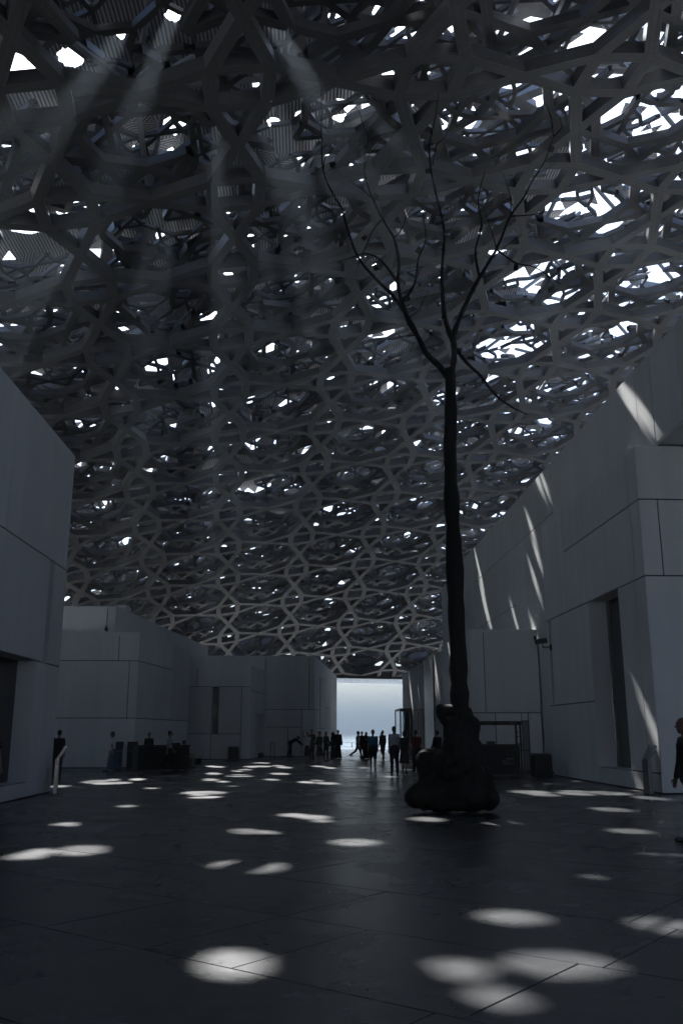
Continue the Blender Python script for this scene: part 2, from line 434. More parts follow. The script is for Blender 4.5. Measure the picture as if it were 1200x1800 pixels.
wall(C, (-8.6, ky), (kx, ky), ct,
     [(0, uC(347, 1190), 4.41, ct), (uC(347, 1190), W, 4.41, ct), (0, s0, 1.53, 4.41), (s1, j4, 1.53, 4.41), (j4, W, 0.02, 4.41), (0, s0, 0.02, 1.53), (s0, j4, 0.02, 1.53)],
     [(s0, s1, 1.53, 4.41, 0.45, M_DGLASS)])
wall(C, (kx, ky), ke, ct,
     [(0, LK, 4.2, ct), (0, 2.1, 0.02, 4.2), (2.55, 7.4, 2.75, 4.2), (2.55, 3.4, 0.02, 2.75), (6.2, 7.4, 0.02, 2.75), (7.9, LK, 0.02, 4.2)],
     [(2.1, 2.55, 0.02, 4.2, 0.4, M_DGLASS), (3.4, 6.2, 0.3, 2.75, 0.45, M_DARK, 'door_reveal'), (7.4, 7.9, 0.9, 4.2, 0.4, M_DGLASS)])
body(C, [(-20, ky + .01), (kx - .01, ky + .01), (ke[0] - .01, ke[1]), (-20, ke[1])], ct, [(-20, ky + .55), (kx - .55, ky + .55), (ke[0] - .55, ke[1]), (-20, ke[1])])
D = thing('gallery_building', 'farthest white block on the left beside the bright sea opening', 'building')
dx, dy, dt = 0.48, 64.2, 6.9
uD = lambda px, y: at_y(px, y, dy).x + 10
de = side_end(dx, dy, 87.0); LD = math.hypot(de[0] - dx, de[1] - dy)
wall(D, (-10, dy), (dx, dy), dt,
     [(0, uD(466, 1200), 3.18, dt), (uD(466, 1200), uD(543, 1200), 3.18, dt), (uD(543, 1200), 10 + dx, 3.18, dt),
      (uD(530, 1290), 10 + dx, 0.02, 3.18), (0, uD(530, 1290), 1.98, 3.18), (0, uD(506, 1300), 0.02, 1.98), (uD(506, 1300), uD(530, 1290), 0.02, 1.98)])
wall(D, (dx, dy), de, dt,
     [(0, 2.6, 0.02, 3.2), (0, 4.2, 3.2, dt), (4.2, 9.0, 5.6, dt), (9.0, 14.2, 3.6, dt), (14.2, LD, 0.02, dt), (4.9, 9.0, 1.9, 5.6), (2.6, 9.0, 0.02, 1.9), (2.6, 4.2, 1.9, 3.2), (9.0, 14.2, 0.02, 3.6)],
     [(4.2, 4.9, 1.9, 5.6, 0.3, M_DGLASS)])
body(D, [(-20, dy + .01), (dx - .01, dy + .01), (de[0] - .01, de[1]), (-20, de[1])], dt, [(-20, dy + .07), (dx - .45, dy + .07), (de[0] - .45, de[1]), (-20, de[1])])

# E: big wall on the right and the block standing proud of it
W1 = thing('gallery_building', 'tallest white gallery wall on the right, streaked with sunlight', 'building')
wy = 61.0; wt = 12.75
uW = lambda Y: wy - Y
wall(W1, (10.2, wy), (10.2, 24.85), wt,
     [(0, uW(48.6), 10.58, wt), (uW(48.6), uW(36.2), 10.58, wt), (uW(36.2), uW(26.1), 9.9, wt), (uW(26.1), uW(24.86), 9.9, wt),
      (0, uW(55.2), 0.02, 10.58), (uW(55.2), uW(43.8), 7.7, 10.58), (uW(55.2), uW(43.8), 0.02, 7.7), (uW(43.8), uW(36.2), 0.02, 10.58), (uW(36.2), uW(34.0), 0.02, 9.9)])
wall(W1, (10.2, 24.84), (10.2, 18.0), wt, [(0, 1.97, 9.9, wt), (1.97, 6.84, 9.9, wt)], zbase=9.9)
wall(W1, (13.0, wy), (10.2, wy), wt, [(0, 2.8, 0.02, wt)])
body(W1, [(10.21, 18), (30, 18), (30, wy - .01), (10.21, wy - .01)], wt, [(10.27, 25.2), (30, 25.2), (30, wy - .06), (10.27, wy - .06)])
MB().prism([(10.225, 18.0), (30, 18.0), (30, 25.1), (10.225, 25.1)], 9.83, wt - .2).build('upper_storey', M_WALL, W1)
E_ = thing('gallery_building', 'white gallery block with tall recessed glass window and camera', 'building')
ex, ey0, ey1, et = 9.5, 24.75, 35.6, 9.8
uE = lambda Y: ey1 - Y
wall(E_, (ex, ey1), (ex, ey0), et,
     [(0, uE(32.6), 5.92, et), (uE(32.6), uE(25.55), 8.16, et), (uE(25.55), uE(24.75), 8.16, et), (uE(32.6), uE(25.5), 5.92, 8.16), (uE(25.5), uE(24.75), 5.92, 8.16),
      (0, uE(35.3), 2.62, 5.92), (uE(34.95), uE(30.05), 2.62, 5.92), (0, uE(30.05), 0.02, 2.62),
      (uE(30.05), uE(27.05), 0.02, 0.53), (uE(27.05), uE(25.6), 0.53, 5.92), (uE(25.6), uE(24.75), 0.53, 5.92), (uE(27.05), uE(24.75), 0.02, 0.53)],
     [(uE(35.3), uE(34.95), 2.62, 5.92, 0.35, M_DGLASS, 'slot_reveal'), (uE(30.05), uE(27.05), 0.53, 5.92, 0.62, M_GLASS)])
wall(E_, (ex, ey0), (30, ey0), et, [(0, 0.55, 5.92, 8.16), (0.55, 8, 5.92, 8.16), (0, 8, 8.16, et), (8, 20.5, 5.92, et), (0, 9, 0.02, 5.92), (9, 20.5, 0.02, 5.92)])
wall(E_, (10.2, ey1), (ex, ey1), et, [(0, 0.7, 0.02, et)])
body(E_, [(ex + .01, ey0 + .01), (30, ey0 + .01), (30, ey1 - .01), (ex + .01, ey1 - .01)], et, [(ex + 3.4, ey0 + .07), (30, ey0 + .07), (30, ey1 - .06), (ex + 3.4, ey1 - .06)])
# shallow room behind the tall window
MB().box(ex + .06, ex + 3.4, 30.06, 30.2, 0.0, 9).build('room_wall', M_WALL2, E_)
MB().box(ex + .06, ex + 3.4, 25.9, 27.04, 0.0, 9).build('room_wall', M_WALL2, E_)
MB().box(ex + 3.3, ex + 3.39, 27.06, 30.05, 0.0, 9).build('room_wall', M_WALL2, E_)
MB().box(ex + .06, ex + 3.3, 27.06, 30.05, 6.6, 6.8).build('room_ceiling', M_WALL2, E_)
MB().box(ex + .06, ex + 3.3, 27.06, 30.05, 0.02, 0.12).build('room_floor', M_WOOD, E_)
MB().box(ex + .9, ex + 1.0, 27.3, 28.6, 0.14, 2.6).build('timber_screen', M_WOOD, E_)
lm = simple('lamp_glow', (1, .9, .75)); lm.node_tree.nodes['Principled BSDF'].inputs['Emission Color'].default_value = (1, .82, .6, 1); lm.node_tree.nodes['Principled BSDF'].inputs['Emission Strength'].default_value = 10.0
MB().box(ex + 1.6, ex + 1.85, 28.3, 28.75, 5.3, 5.36).build('ceiling_lamp', lm, E_)
MB().box(ex + .62, ex + .645, 27.06, 30.04, 2.58, 2.62).build('glazing_bar', M_DARK, E_)
MB().box(ex + .86, ex + .89, 27.5, 28.3, 1.6, 1.95).build('notice_panel', M_WOOD, E_)

# F: low block projecting from the big wall, behind the kiosk
F = thing('gallery_building', 'low flat roofed block behind the black kiosk on the right', 'building')
fx, fy, ft = at_y(824, 1105, 39.6).x, 39.6, 6.07
uF = lambda px, y: at_y(px, y, fy).x - fx
wall(F, (fx, fy), (10.15, fy), ft,
     [(0, uF(851, 1180), 2.44, ft), (uF(851, 1180), 10.15 - fx, 2.44, ft), (0, uF(872, 1300), 0.02, 2.44), (uF(872, 1300), uF(918, 1300), 0.02, 2.44), (uF(918, 1300), uF(930, 1300), 0.02, 2.1, M_DOOR), (uF(918, 1300), uF(930, 1300), 2.1, 2.44), (uF(930, 1300), 10.15 - fx, 0.02, 2.44)], mat=M_WALL)
wall(F, (fx, 48), (fx, fy), ft, [(0, 4, 0.02, ft), (4, 8.4, 0.02, ft)])
body(F, [(fx + .01, fy + .01), (10.15, fy + .01), (10.15, 48), (fx + .01, 48)], ft, [(fx + .07, fy + .07), (10.15, fy + .07), (10.15, 48), (fx + .07, 48)])
# G and H: the far right side
G = thing('gallery_building', 'narrow white wall end rising behind the tree trunk', 'building')
wall(G, (9.8, 65.5), (9.8, 61.3), 11.95, [(0, 4.2, 0.02, 7.0), (0, 4.2, 7.0, 9.4), (0, 4.2, 9.4, 11.95)])
body(G, [(9.81, 61.3), (16, 61.3), (16, 65.5), (9.81, 65.5)], 11.95, [(9.87, 61.3), (16, 61.3), (16, 65.5), (9.87, 65.5)])
Hh = thing('gallery_building', 'long low white block with steel fin and glass entrance, far right', 'building')
hy = 77.0; ht = 6.4; uH = lambda Y: hy - Y
wall(Hh, (8.0, hy), (8.0, 48.6), ht,
     [(0, uH(62.2), 3.2, ht), (0, uH(74.8), 0.02, 3.2), (uH(69.8), uH(66.5), 0.02, 3.2), (uH(63.2), uH(62.2), 0.02, 3.2), (uH(57.5), uH(54.2), 0.02, ht), (uH(52.6), uH(48.6), 0.02, ht), (uH(54.2), uH(52.6), 5.0, ht)],
     [(uH(74.8), uH(69.8), 0.02, 3.2, 0.5, M_DGLASS, 'entrance_reveal'), (uH(66.5), uH(63.2), 0.02, 3.2, 0.35, M_DGLASS, 'door_reveal'), (uH(54.2), uH(52.6), 0.02, 5.0, 0.5, M_DGLASS)])
body(Hh, [(8.01, 48.6), (16, 48.6), (16, hy), (8.01, hy)], ht, [(8.6, 48.6), (16, 48.6), (16, hy - .06), (8.6, hy - .06)])
wall(Hh, (16, hy), (8.0, hy), ht, [(0, 8, 0.02, ht)])
q = MB()
for i in range(9): q.box(7.93, 8.03, 57.6 + i * 0.5, 58.06 + i * 0.5, 0.02, ht + 0.02)
q.build('steel_fin', M_STEEL, Hh)
for k in range(4): MB().box(7.90, 7.96, 63.3 + k * 0.85, 63.38 + k * 0.85, 0.02, 3.1).build('door_frame', M_STEEL, Hh)
# glass vestibule
V = thing('glass_vestibule', 'open steel framed glass door standing out from far right block', 'door', (7.55, 72.5, 0))
for x in (-0.42, 0.38):
    for y in (-2.0, 2.0): MB().box(x - .05, x + .05, y - .05, y + .05, 0, 3.25).build('frame_post', M_DARK, V)
MB().box(-.47, .43, -2.06, 2.06, 3.26, 3.42).build('frame_head', M_DARK, V)
MB().box(-.43, -.41, -1.94, 1.94, 0.05, 3.24).build('glass_pane', M_GLASS, V)
MB().box(-.36, .32, -2.01, -1.99, 0.05, 3.24).build('glass_pane', M_GLASS, V)
# block added behind the camera, out of view, to bounce light into the court
Z = thing('gallery_building', 'plain white block added behind the camera to bounce light', 'building')
wall(Z, (40, -40), (-40, -40), 9.0, [(i * 8.0, i * 8.0 + 8, 0.02, 9.0) for i in range(10)])
body(Z, [(-40, -48), (40, -48), (40, -40.01), (-40, -40.01)], 9.0, [(-40, -48), (40, -48), (40, -40.07), (-40, -40.07)])

# ------------------------------------------------------------------ the dome
DC = Vector((25.12, 35.44, 23.5 - 155.22)); DR = 155.22; RIM = 68.4
LA = 6.058; LROT = R(5.4566); LOFF = complex(-27.5045, -12.0813)
def dome_map(uv, off):
    """uv: (...,2) arc coordinates about the crown -> world points on the sphere of radius DR+off"""
    r = np.hypot(uv[..., 0], uv[..., 1]); ang = r / DR
    k = np.where(r > 1e-6, np.sin(ang) / np.maximum(r, 1e-6), 1.0 / DR)
    rad = DR + off
    return np.stack([DC.x + uv[..., 0] * k * rad, DC.y + uv[..., 1] * k * rad, DC.z + np.cos(ang) * rad], -1)
def bar_templates(a, wd):
    """12 bars of one cell of the octagon-square-triangle star pattern, each a hexagon of 6 points (unit: m)"""
    Rr = a / 2
    oct_ = [np.array([Rr * math.cos(k * math.pi / 4), Rr * math.sin(k * math.pi / 4)]) for k in range(8)]
    edges = [(oct_[k], oct_[(k + 1) % 8]) for k in range(8)]
    hc = np.array([Rr, Rr]); hs = Rr - Rr * math.cos(math.pi / 4)
    sq = [hc + np.array([sx * hs, sy * hs]) for sx, sy in ((-1, -1), (1, -1), (1, 1), (-1, 1))]
    edges += [(sq[k], sq[(k + 1) % 4]) for k in range(4)]
    # all edges of a 3x3 patch, to find the neighbours at a vertex
    alle = [(p + np.array([i * a, j * a]), q + np.array([i * a, j * a])) for i in (-1, 0, 1) for j in (-1, 0, 1) for p, q in edges]
    def dirs(v):
        out = []
        for p, q in alle:
            if np.hypot(*(p - v)) < 1e-6: out.append(q - p)
            elif np.hypot(*(q - v)) < 1e-6: out.append(p - q)
        return sorted(out, key=lambda d: math.atan2(d[1], d[0]))
    def corner(v, d, left):
        ds = dirs(v); ang = math.atan2(d[1], d[0])
        als = sorted(((math.atan2(x[1], x[0]) - ang) % (2 * math.pi)) for x in ds)
        als = [x for x in als if 1e-6 < x < 2 * math.pi - 1e-6]
        g = als[0] if left else 2 * math.pi - als[-1]
        h = g / 2; m = (wd / 2) / math.sin(h); t = ang + h if left else ang - h
        return v + m * np.array([math.cos(t), math.sin(t)])
    T = []
    for p, q in edges:
        d = q - p
        T.append([p, corner(p, d, False), corner(q, -d, True), q, corner(q, -d, False), corner(p, d, True)])
    return np.array(T)          # (12,6,2): A, A-right, B-right, B, B-left, A-left
FR_UV = None
def lattice_bars(a, wd, depth, off, rot, shift, keep, shrink=0.0):
    """-> bottom (n,6,3), top (n,6,3), uv (n,6,2)"""
    T = bar_templates(a, wd)
    n = int(2.9 * RIM / a) + 4
    ii, jj = np.meshgrid(np.arange(-n, n + 1), np.arange(-n, n + 1), indexing='ij')
    cells = np.stack([ii.ravel() * a, jj.ravel() * a], -1)
    P = (cells[:, None, None, :] + T[None]).reshape(-1, 6, 2)
    UV = np.zeros((len(cells), 12, 6, 2))
    for k in range(12):
        L = np.hypot(*(T[k, 3] - T[k, 0])); UV[:, k, :, 0] = np.array([0, -1, -1, 0, 1, 1]); UV[:, k, :, 1] = np.array([0, 0.3, L - .3, L, L - .3, 0.3])
    UV = UV.reshape(-1, 6, 2)
    if shrink:
        c = P.mean(1, keepdims=True); d = P - c; l = np.linalg.norm(d, axis=2, keepdims=True); P = c + d * (1 - shrink / np.maximum(l, .1))
    co, si = math.cos(rot), math.sin(rot)
    P = np.stack([P[..., 0] * co - P[..., 1] * si + shift[0], P[..., 0] * si + P[..., 1] * co + shift[1]], -1)
    mid = P.mean(1); rr = np.hypot(mid[:, 0], mid[:, 1])
    ok = rr < RIM * 1.035
    mw = dome_map(mid, off)
    ok &= keep(mw)
    P = P[ok]; UV = UV[ok]
    return dome_map(P, off), dome_map(P, off + depth), UV
def bars_mesh(name, B, T, UV, mat, parent, top=True):
    n = len(B); V = np.concatenate([B, T], 1).reshape(-1, 3)
    tri_b = [(5, 4, 3), (5, 3, 0), (0, 3, 2), (0, 2, 1)]
    faces = [(0, 5, 4, 3), (0, 3, 2, 1), (1, 2, 8, 7), (4, 5, 11, 10)]
    if top: faces += [(6, 9, 10, 11), (6, 7, 8, 9)]
    F = np.array(faces)                                  # (k,4)
    loops = (F[None] + (np.arange(n) * 12)[:, None, None]).reshape(-1)
    me = bpy.data.meshes.new(name); nf = n * len(faces)
    me.vertices.add(n * 12); me.vertices.foreach_set('co', V.ravel())
    me.loops.add(nf * 4); me.loops.foreach_set('vertex_index', loops.astype(np.int32))
    me.polygons.add(nf); me.polygons.foreach_set('loop_start', (np.arange(nf) * 4).astype(np.int32))
    uvl = me.uv_layers.new(name='UVMap')
    UU = np.concatenate([UV, UV], 1).reshape(-1, 2)
    lu = UU[loops].copy()
    side = np.zeros((n, len(faces), 4), bool); side[:, 2:4] = True
    lu.reshape(n, len(faces), 4, 2)[:, 2:4, :, 0] *= 0.8
    uvl.data.foreach_set('uv', lu.ravel())
    me.materials.append(mat)
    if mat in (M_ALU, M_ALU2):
        me.materials.append(M_LIT_EDGE); mi = np.zeros((n, len(faces)), np.int32); mi[:, 2:4] = 1
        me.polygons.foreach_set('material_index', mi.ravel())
    me.update(calc_edges=True); me.validate(); me.shade_flat()
    return link(bpy.data.objects.new(name, me), parent)
def in_view(mw, mx=0.46, back=4.0):
    y = mw[:, 1]; x = mw[:, 0] - y * 0.037
    return (y > 6) & (np.abs(x) < mx * y + 14 + back)
dome = thing('lattice_dome', 'vast dark metal dome of layered star lattice over the court', 'dome')
lsh = (LOFF.real, LOFF.imag)
def latt_shift(rot, a, fi, fj):
    # place square-hole (fi,fj) of the lattice on LOFF
    c = complex((fi) * a, (fj) * a) * complex(math.cos(rot), math.sin(rot)); return (LOFF.real - c.real, LOFF.imag - c.imag)
SH1 = latt_shift(LROT, LA, 0.5, 0.5)
L1 = lattice_bars(LA, 0.42, 0.42, 0.0, LROT, SH1, lambda m: m[:, 2] > 7.55, 0.004)
L2 = lattice_bars(LA / math.sqrt(2), 0.34, 0.3, 0.8, LROT + R(45), latt_shift(LROT + R(45), LA / math.sqrt(2), 0, 0), lambda m: in_view(m) & (m[:, 2] > 8.3))
L3 = lattice_bars(LA / 2, 0.24, 0.22, 1.6, LROT + R(20), latt_shift(LROT, LA / 2, 0.21, 0.37), lambda m: in_view(m) & (m[:, 2] > 8.8))
L4 = lattice_bars(LA / 2.7, 0.16, 0.16, 3.3, LROT + R(63), latt_shift(LROT, LA / 2.7, 0.4, 0.1), lambda m: in_view(m, 0.42, 0) & (m[:, 2] > 9.5))
L5 = lattice_bars(LA * 0.83, 0.5, 0.35, 5.2, LROT + R(33), latt_shift(LROT, LA, 0.13, 0.4), lambda m: in_view(m) & (m[:, 2] > 8.8))
def thin_right(L, p):
    c = L[0].mean(1); rg_ = np.random.default_rng(5); m_ = (c[:, 0] > 8 + 0.06 * c[:, 1]) & (c[:, 1] > 12) & (c[:, 1] < 66) & (rg_.random(len(c)) < p)
    return tuple(a_[~m_] for a_ in L)
L4 = thin_right(L4, .25); L5 = thin_right(L5, .45); L3 = thin_right(L3, .25)
# struts of the space frame between the inner and the outer skin
g = LA / 1.0
n_ = int(RIM / g) + 6
ii, jj = np.meshgrid(np.arange(-2 * n_, 2 * n_ + 1), np.arange(-2 * n_, 2 * n_ + 1), indexing='ij')
node = np.stack([ii.ravel() * g, jj.ravel() * g], -1).astype(float)
co, si = math.cos(LROT), math.sin(LROT)
rotp = lambda p: np.stack([p[..., 0] * co - p[..., 1] * si + SH1[0], p[..., 0] * si + p[..., 1] * co + SH1[1]], -1)
lo = dome_map(rotp(node), 2.5); ok = (np.hypot(*(rotp(node)).T) < RIM) & in_view(lo) & (lo[:, 2] > 9)
node = node[ok]
ST = []
for k in range(4):
    a_ = k * math.pi / 2 + 0.4
    up = node + np.array([math.cos(a_), math.sin(a_)]) * g * 0.62
    ST.append((dome_map(rotp(node), 2.4), dome_map(rotp(up), 5.4)))
up = node + np.array([g, 0]); ST.append((dome_map(rotp(node), 2.5), dome_map(rotp(up), 2.5)))
up = node + np.array([0, g]); ST.append((dome_map(rotp(node), 2.5), dome_map(rotp(up), 2.5)))
SA = np.concatenate([s[0] for s in ST]); SB = np.concatenate([s[1] for s in ST])

# ---- outer skin: triangles; the sun reaches the court through measured openings
Sv = np.array(S)
e1 = np.cross(Sv, [0, 0, 1.0]); e1 /= np.linalg.norm(e1); e2 = np.cross(e1, Sv); e2 = e2 if e2[2] > 0 else -e2
if e1[0] < 0: e1 = -e1
TARGETS = []        # (point, r1 across, r2 along)
def floor_patch(px, py, w_, h_, k=1.0):
    p = ground(px, py); wl = (ground(px + w_ / 2, py) - ground(px - w_ / 2, py)).length
    dl = (ground(px, py - h_ / 2) - ground(px, py + h_ / 2)).length
    k *= 1.12 if p.y < 13 else 1.04; r1 = wl / 2 * 0.98 * k; r2 = max(dl / 2 * math.sin(SUN_EL) * 1.05, 0.16) * k
    TARGETS.append((np.array(p), max(r1, 0.2), min(max(r2, 0.2), 0.8)))
for t in ((432, 1684, 112, 44), (980, 1692, 190, 40), (812, 1702, 104, 34), (872, 1750, 46, 10), (903, 1612, 120, 24), (1168, 1626, 110, 26), (450, 1533, 130, 24),
          (145, 1494, 88, 18), (70, 1498, 60, 14), (50, 1504, 70, 12), (98, 1456, 48, 9), (404, 1472, 84, 13), (370, 1462, 50, 8),
          (630, 1479, 92, 12), (502, 1434, 50, 7), (536, 1438, 60, 8), (565, 1443, 36, 5), (750, 1440, 62, 8), (884, 1447, 50, 11),
          (1060, 1453, 66, 9), (1074, 1423, 66, 8), (1150, 1404, 52, 7), (930, 1392, 70, 6), (955, 1397, 52, 6), (1010, 1395, 56, 7), (1068, 1394, 66, 7), (1010, 1391, 50, 4),
          (148, 1376, 44, 4), (172, 1373, 40, 4), (198, 1371, 24, 4), (210, 1376, 44, 4), (242, 1370, 26, 4), (155, 1379, 40, 4), (120, 1380, 30, 4),
          (290, 1383, 20, 3), (224, 1417, 30, 4), (385, 1393, 80, 6), (400, 1403, 54, 4), (345, 1402, 24, 3), (350, 1397, 30, 3),
          (372, 1347, 20, 4), (383, 1348, 24, 4), (384, 1360, 26, 4), (400, 1363, 52, 5), (388, 1369, 28, 4), (420, 1348, 28, 3), (424, 1355, 20, 3), (446, 1342, 30, 4), (455, 1347, 50, 5), (452, 1354, 28, 4), (490, 1346, 20, 3),
          (492, 1360, 34, 4), (463, 1369, 24, 3), (408, 1375, 22, 3), (540, 1375, 28, 4), (575, 1377, 40, 4), (557, 1372, 18, 3), (672, 1384, 44, 4), (585, 1350, 20, 3), (560, 1347, 24, 3), (640, 1350, 24, 2), (500, 1349, 26, 3), (660, 1366, 36, 3)):
    floor_patch(*t)
def wall_patch(px, py, X, r1, r2): TARGETS.append((np.array(at_x(px, py, X)), r1 * 1.1, r2 * .7))
for t in ((1095, 705, 10.2, .16, .40), (1130, 727, 10.2, .12, .34), (1098, 785, 10.2, .12, .25), (950, 872, 10.2, .17, .40), (956, 850, 10.2, .10, .3), (932, 925, 10.2, .11, .34), (943, 975, 10.2, .10, .34),
          (939, 1020, 10.2, .11, .38), (850, 1055, 10.2, .16, .60), (858, 1050, 10.2, .11, .55), (846, 1015, 10.2, .10, .4), (905, 1090, 10.2, .11, .35), (928, 1092, 10.2, .12, .40), (860, 1093, 10.2, .12, .35),
          (960, 1155, 9.5, .14, .45), (1094, 1135, 9.5, .11, .4), (1112, 1380, 9.5, .12, .35), (772, 1218, 8.0, .13, .6), (777, 1290, 8.0, .15, .6), (722, 1220, 8.0, .13, .6)):
    wall_patch(*t)
for (x_, y_, z_, r_) in ((-3.6, 3.6, 0, .42), (-5.6, 4.4, 0, .5), (1.3, 3.4, 0, .34), (-1.6, 2.6, 0, .3), (4.6, 4.2, 0, .3), (-8.8, 23, 9.7, 1.3), (-11.5, 24, 9.7, 1.2), (-9.2, 14, 9.7, 1.4), (-9.4, 7, 9.7, 1.3), (12.2, 31, 12.75, 1.3), (13.5, 39, 12.75, 1.2), (12.0, 47, 12.75, 1.0), (12.3, 23, 12.75, 1.3)):
    TARGETS.append((np.array((x_, y_, z_)), r_, r_ * .8))
# nearest clear way past the big inner ribs
def tri_arr(B):
    return None
def bvh_from(B, T):
    V = np.concatenate([B, T], 1); n = len(V); faces = []
    F = [(0, 5, 4, 3), (0, 3, 2, 1), (1, 2, 8, 7), (4, 5, 11, 10), (6, 9, 10, 11), (6, 7, 8, 9)]
    vs = [tuple(x) for x in V.reshape(-1, 3)]
    fs = [tuple(i * 12 + k for k in f) for i in range(n) for f in F]
    return BVHTree.FromPolygons(vs, fs)
bv1 = bvh_from(L1[0], L1[1])
final = []
for p, r1, r2 in TARGETS:
    best = None
    lim = 0.8 if p[1] < 9 else 0.6 if p[1] < 14 else (0.2 if (16 < p[1] < 19.6 and 1 < p[0] < 5) else 0.6)
    for k in range(40):
        if k == 0: sh = np.zeros(3)
        else:
            rr = lim * math.sqrt(k / 40.0); th = k * 2.399
            sh = e1 * rr * math.cos(th) + e2 * rr * math.sin(th)
        q = p + sh; hit = 0
        for j in range(9):
            t_ = j * math.pi / 4; o = q + ((e1 * r1 * math.cos(t_) + e2 * r2 * math.sin(t_)) * 0.85 if j < 8 else 0)
            if bv1.ray_cast(Vector(o + Sv * 3), S)[0] is not None: hit += 1
        if best is None or hit < best[0]: best = (hit, q)
        if hit == 0: break
    final.append((best[1], r1, r2))
TP = np.array([f[0] for f in final]); TR = np.array([(f[1], f[2]) for f in final])
def near_axis(pts, margin):
    """pts (m,3): True where a point lies inside one of the sun shafts"""
    out = np.zeros(len(pts), bool)
    for p, (r1, r2) in zip(TP, TR):
        d = pts - p; x = (d @ e1) / (r1 + margin); y = (d @ e2) / (r2 + margin)
        if margin > 0: out |= x ** 2 + y ** 2 < 1.15
        else:
            ph = (p[0] * 7.3 + p[1] * 3.1) % 6.283; nn = (5 if p[1] > 25 else 7) + int(abs(p[0] * 13 + p[1])) % 3
            inside = np.ones(len(pts), bool)
            for k in range(nn):
                t_ = ph + 2 * math.pi * k / nn; inside &= x * math.cos(t_) + y * math.sin(t_) < 0.9
            out |= inside
    return out
def carve(L, hw):
    B, T, U = L
    A0 = (B[:, 0] + T[:, 0]) / 2; B0 = (B[:, 3] + T[:, 3]) / 2
    bad = np.zeros(len(B), bool)
    for t_ in np.linspace(0, 1, 9): bad |= near_axis(A0 * (1 - t_) + B0 * t_, hw)
    return B[~bad], T[~bad], U[~bad]
L2 = carve(L2, 0.2); L3 = carve(L3, 0.15); L4 = carve(L4, 0.1); L5 = carve(L5, 0.28)
bad = np.zeros(len(SA), bool)
for t_ in np.linspace(0, 1, 25): bad |= near_axis(SA * (1 - t_) + SB * t_, 0.14)
SA, SB = SA[~bad], SB[~bad]

# dome objects
d1 = L1[0].mean(1); dist = np.linalg.norm(d1 - np.array(EYE), axis=1)
vis = (d1[:, 1] > 15) & (np.abs(d1[:, 0] - d1[:, 1] * 0.037) < 0.40 * d1[:, 1] + 1) & (d1[:, 2] > 1.6 + 0.05 * d1[:, 1]) & ((d1[:, 2] - 1.6) < 1.0 * d1[:, 1])
order = np.argsort(np.where(vis, dist, 1e6 + dist)); near = order[:300]; rest = order[300:]
for i in near:
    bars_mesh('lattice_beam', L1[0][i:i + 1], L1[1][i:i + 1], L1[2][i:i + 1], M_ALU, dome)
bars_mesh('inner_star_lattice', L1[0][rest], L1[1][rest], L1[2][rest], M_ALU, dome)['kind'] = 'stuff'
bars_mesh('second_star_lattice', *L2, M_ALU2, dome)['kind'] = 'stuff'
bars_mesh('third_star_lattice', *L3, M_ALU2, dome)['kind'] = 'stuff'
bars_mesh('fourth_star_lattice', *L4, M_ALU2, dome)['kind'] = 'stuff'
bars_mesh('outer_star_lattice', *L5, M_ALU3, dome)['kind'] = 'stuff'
def struts_mesh(name, A_, B_, rad, mat, parent, n=5):
    d = B_ - A_; d /= np.linalg.norm(d, axis=1, keepdims=True)
    u = np.cross(d, [0.3, 0.2, 1.0]); u /= np.linalg.norm(u, axis=1, keepdims=True); v = np.cross(d, u)
    V = []
    for P in (A_, B_):
        for k in range(n):
            t = 2 * math.pi * k / n; V.append(P + (u * math.cos(t) + v * math.sin(t)) * rad)
    V = np.stack(V, 1); m = len(A_)
    F = [(k, (k + 1) % n, n + (k + 1) % n, n + k) for k in range(n)]
    fs = [tuple(i * 2 * n + q for q in f) for i in range(m) for f in F]
    return mesh_obj(name, V.reshape(-1, 3), fs, mat, parent)
struts_mesh('space_frame', SA, SB, 0.11, M_STRUT, dome)['kind'] = 'stuff'
bv = bvh_from(np.concatenate([L1[0], L2[0], L3[0], L4[0], L5[0]]), np.concatenate([L1[1], L2[1], L3[1], L4[1], L5[1]]))
# triangles of the outer skin
ao = 2.3; Rr = ao / 2
oc = [(Rr * math.cos(k * math.pi / 4), Rr * math.sin(k * math.pi / 4)) for k in range(8)]
tris = [((0.0, 0.0), oc[k], oc[(k + 1) % 8]) for k in range(8)]
hs = Rr - Rr * math.cos(math.pi / 4); hc = (Rr, Rr)
sq = [(hc[0] + sx * hs, hc[1] + sy * hs) for sx, sy in ((-1, -1), (1, -1), (1, 1), (-1, 1))]
tip = [(Rr, 0.0), (ao, Rr), (Rr, ao), (0.0, Rr)]
tris += [(hc, sq[k], sq[(k + 1) % 4]) for k in range(4)]
tris += [(sq[0], (Rr, 0.0), sq[1]), (sq[1], (ao, Rr), sq[2]), (sq[2], (Rr, ao), sq[3]), (sq[3], (0.0, Rr), sq[0])]
tris = np.array(tris)
n_ = int(RIM / ao) * 2 + 30
ii, jj = np.meshgrid(np.arange(-n_, n_), np.arange(-n_, n_), indexing='ij')
cells = np.stack([ii.ravel() * ao, jj.ravel() * ao], -1)
TT = (cells[:, None, None] + tris[None]).reshape(-1, 3, 2)
ro = LROT + R(12); co2, si2 = math.cos(ro), math.sin(ro)
TT = np.stack([TT[..., 0] * co2 - TT[..., 1] * si2, TT[..., 0] * si2 + TT[..., 1] * co2], -1)
rr = np.hypot(*TT.mean(1).T)
TT = TT[rr < RIM * 1.05]
W3 = dome_map(TT, 6.2)
cen = W3.mean(1)
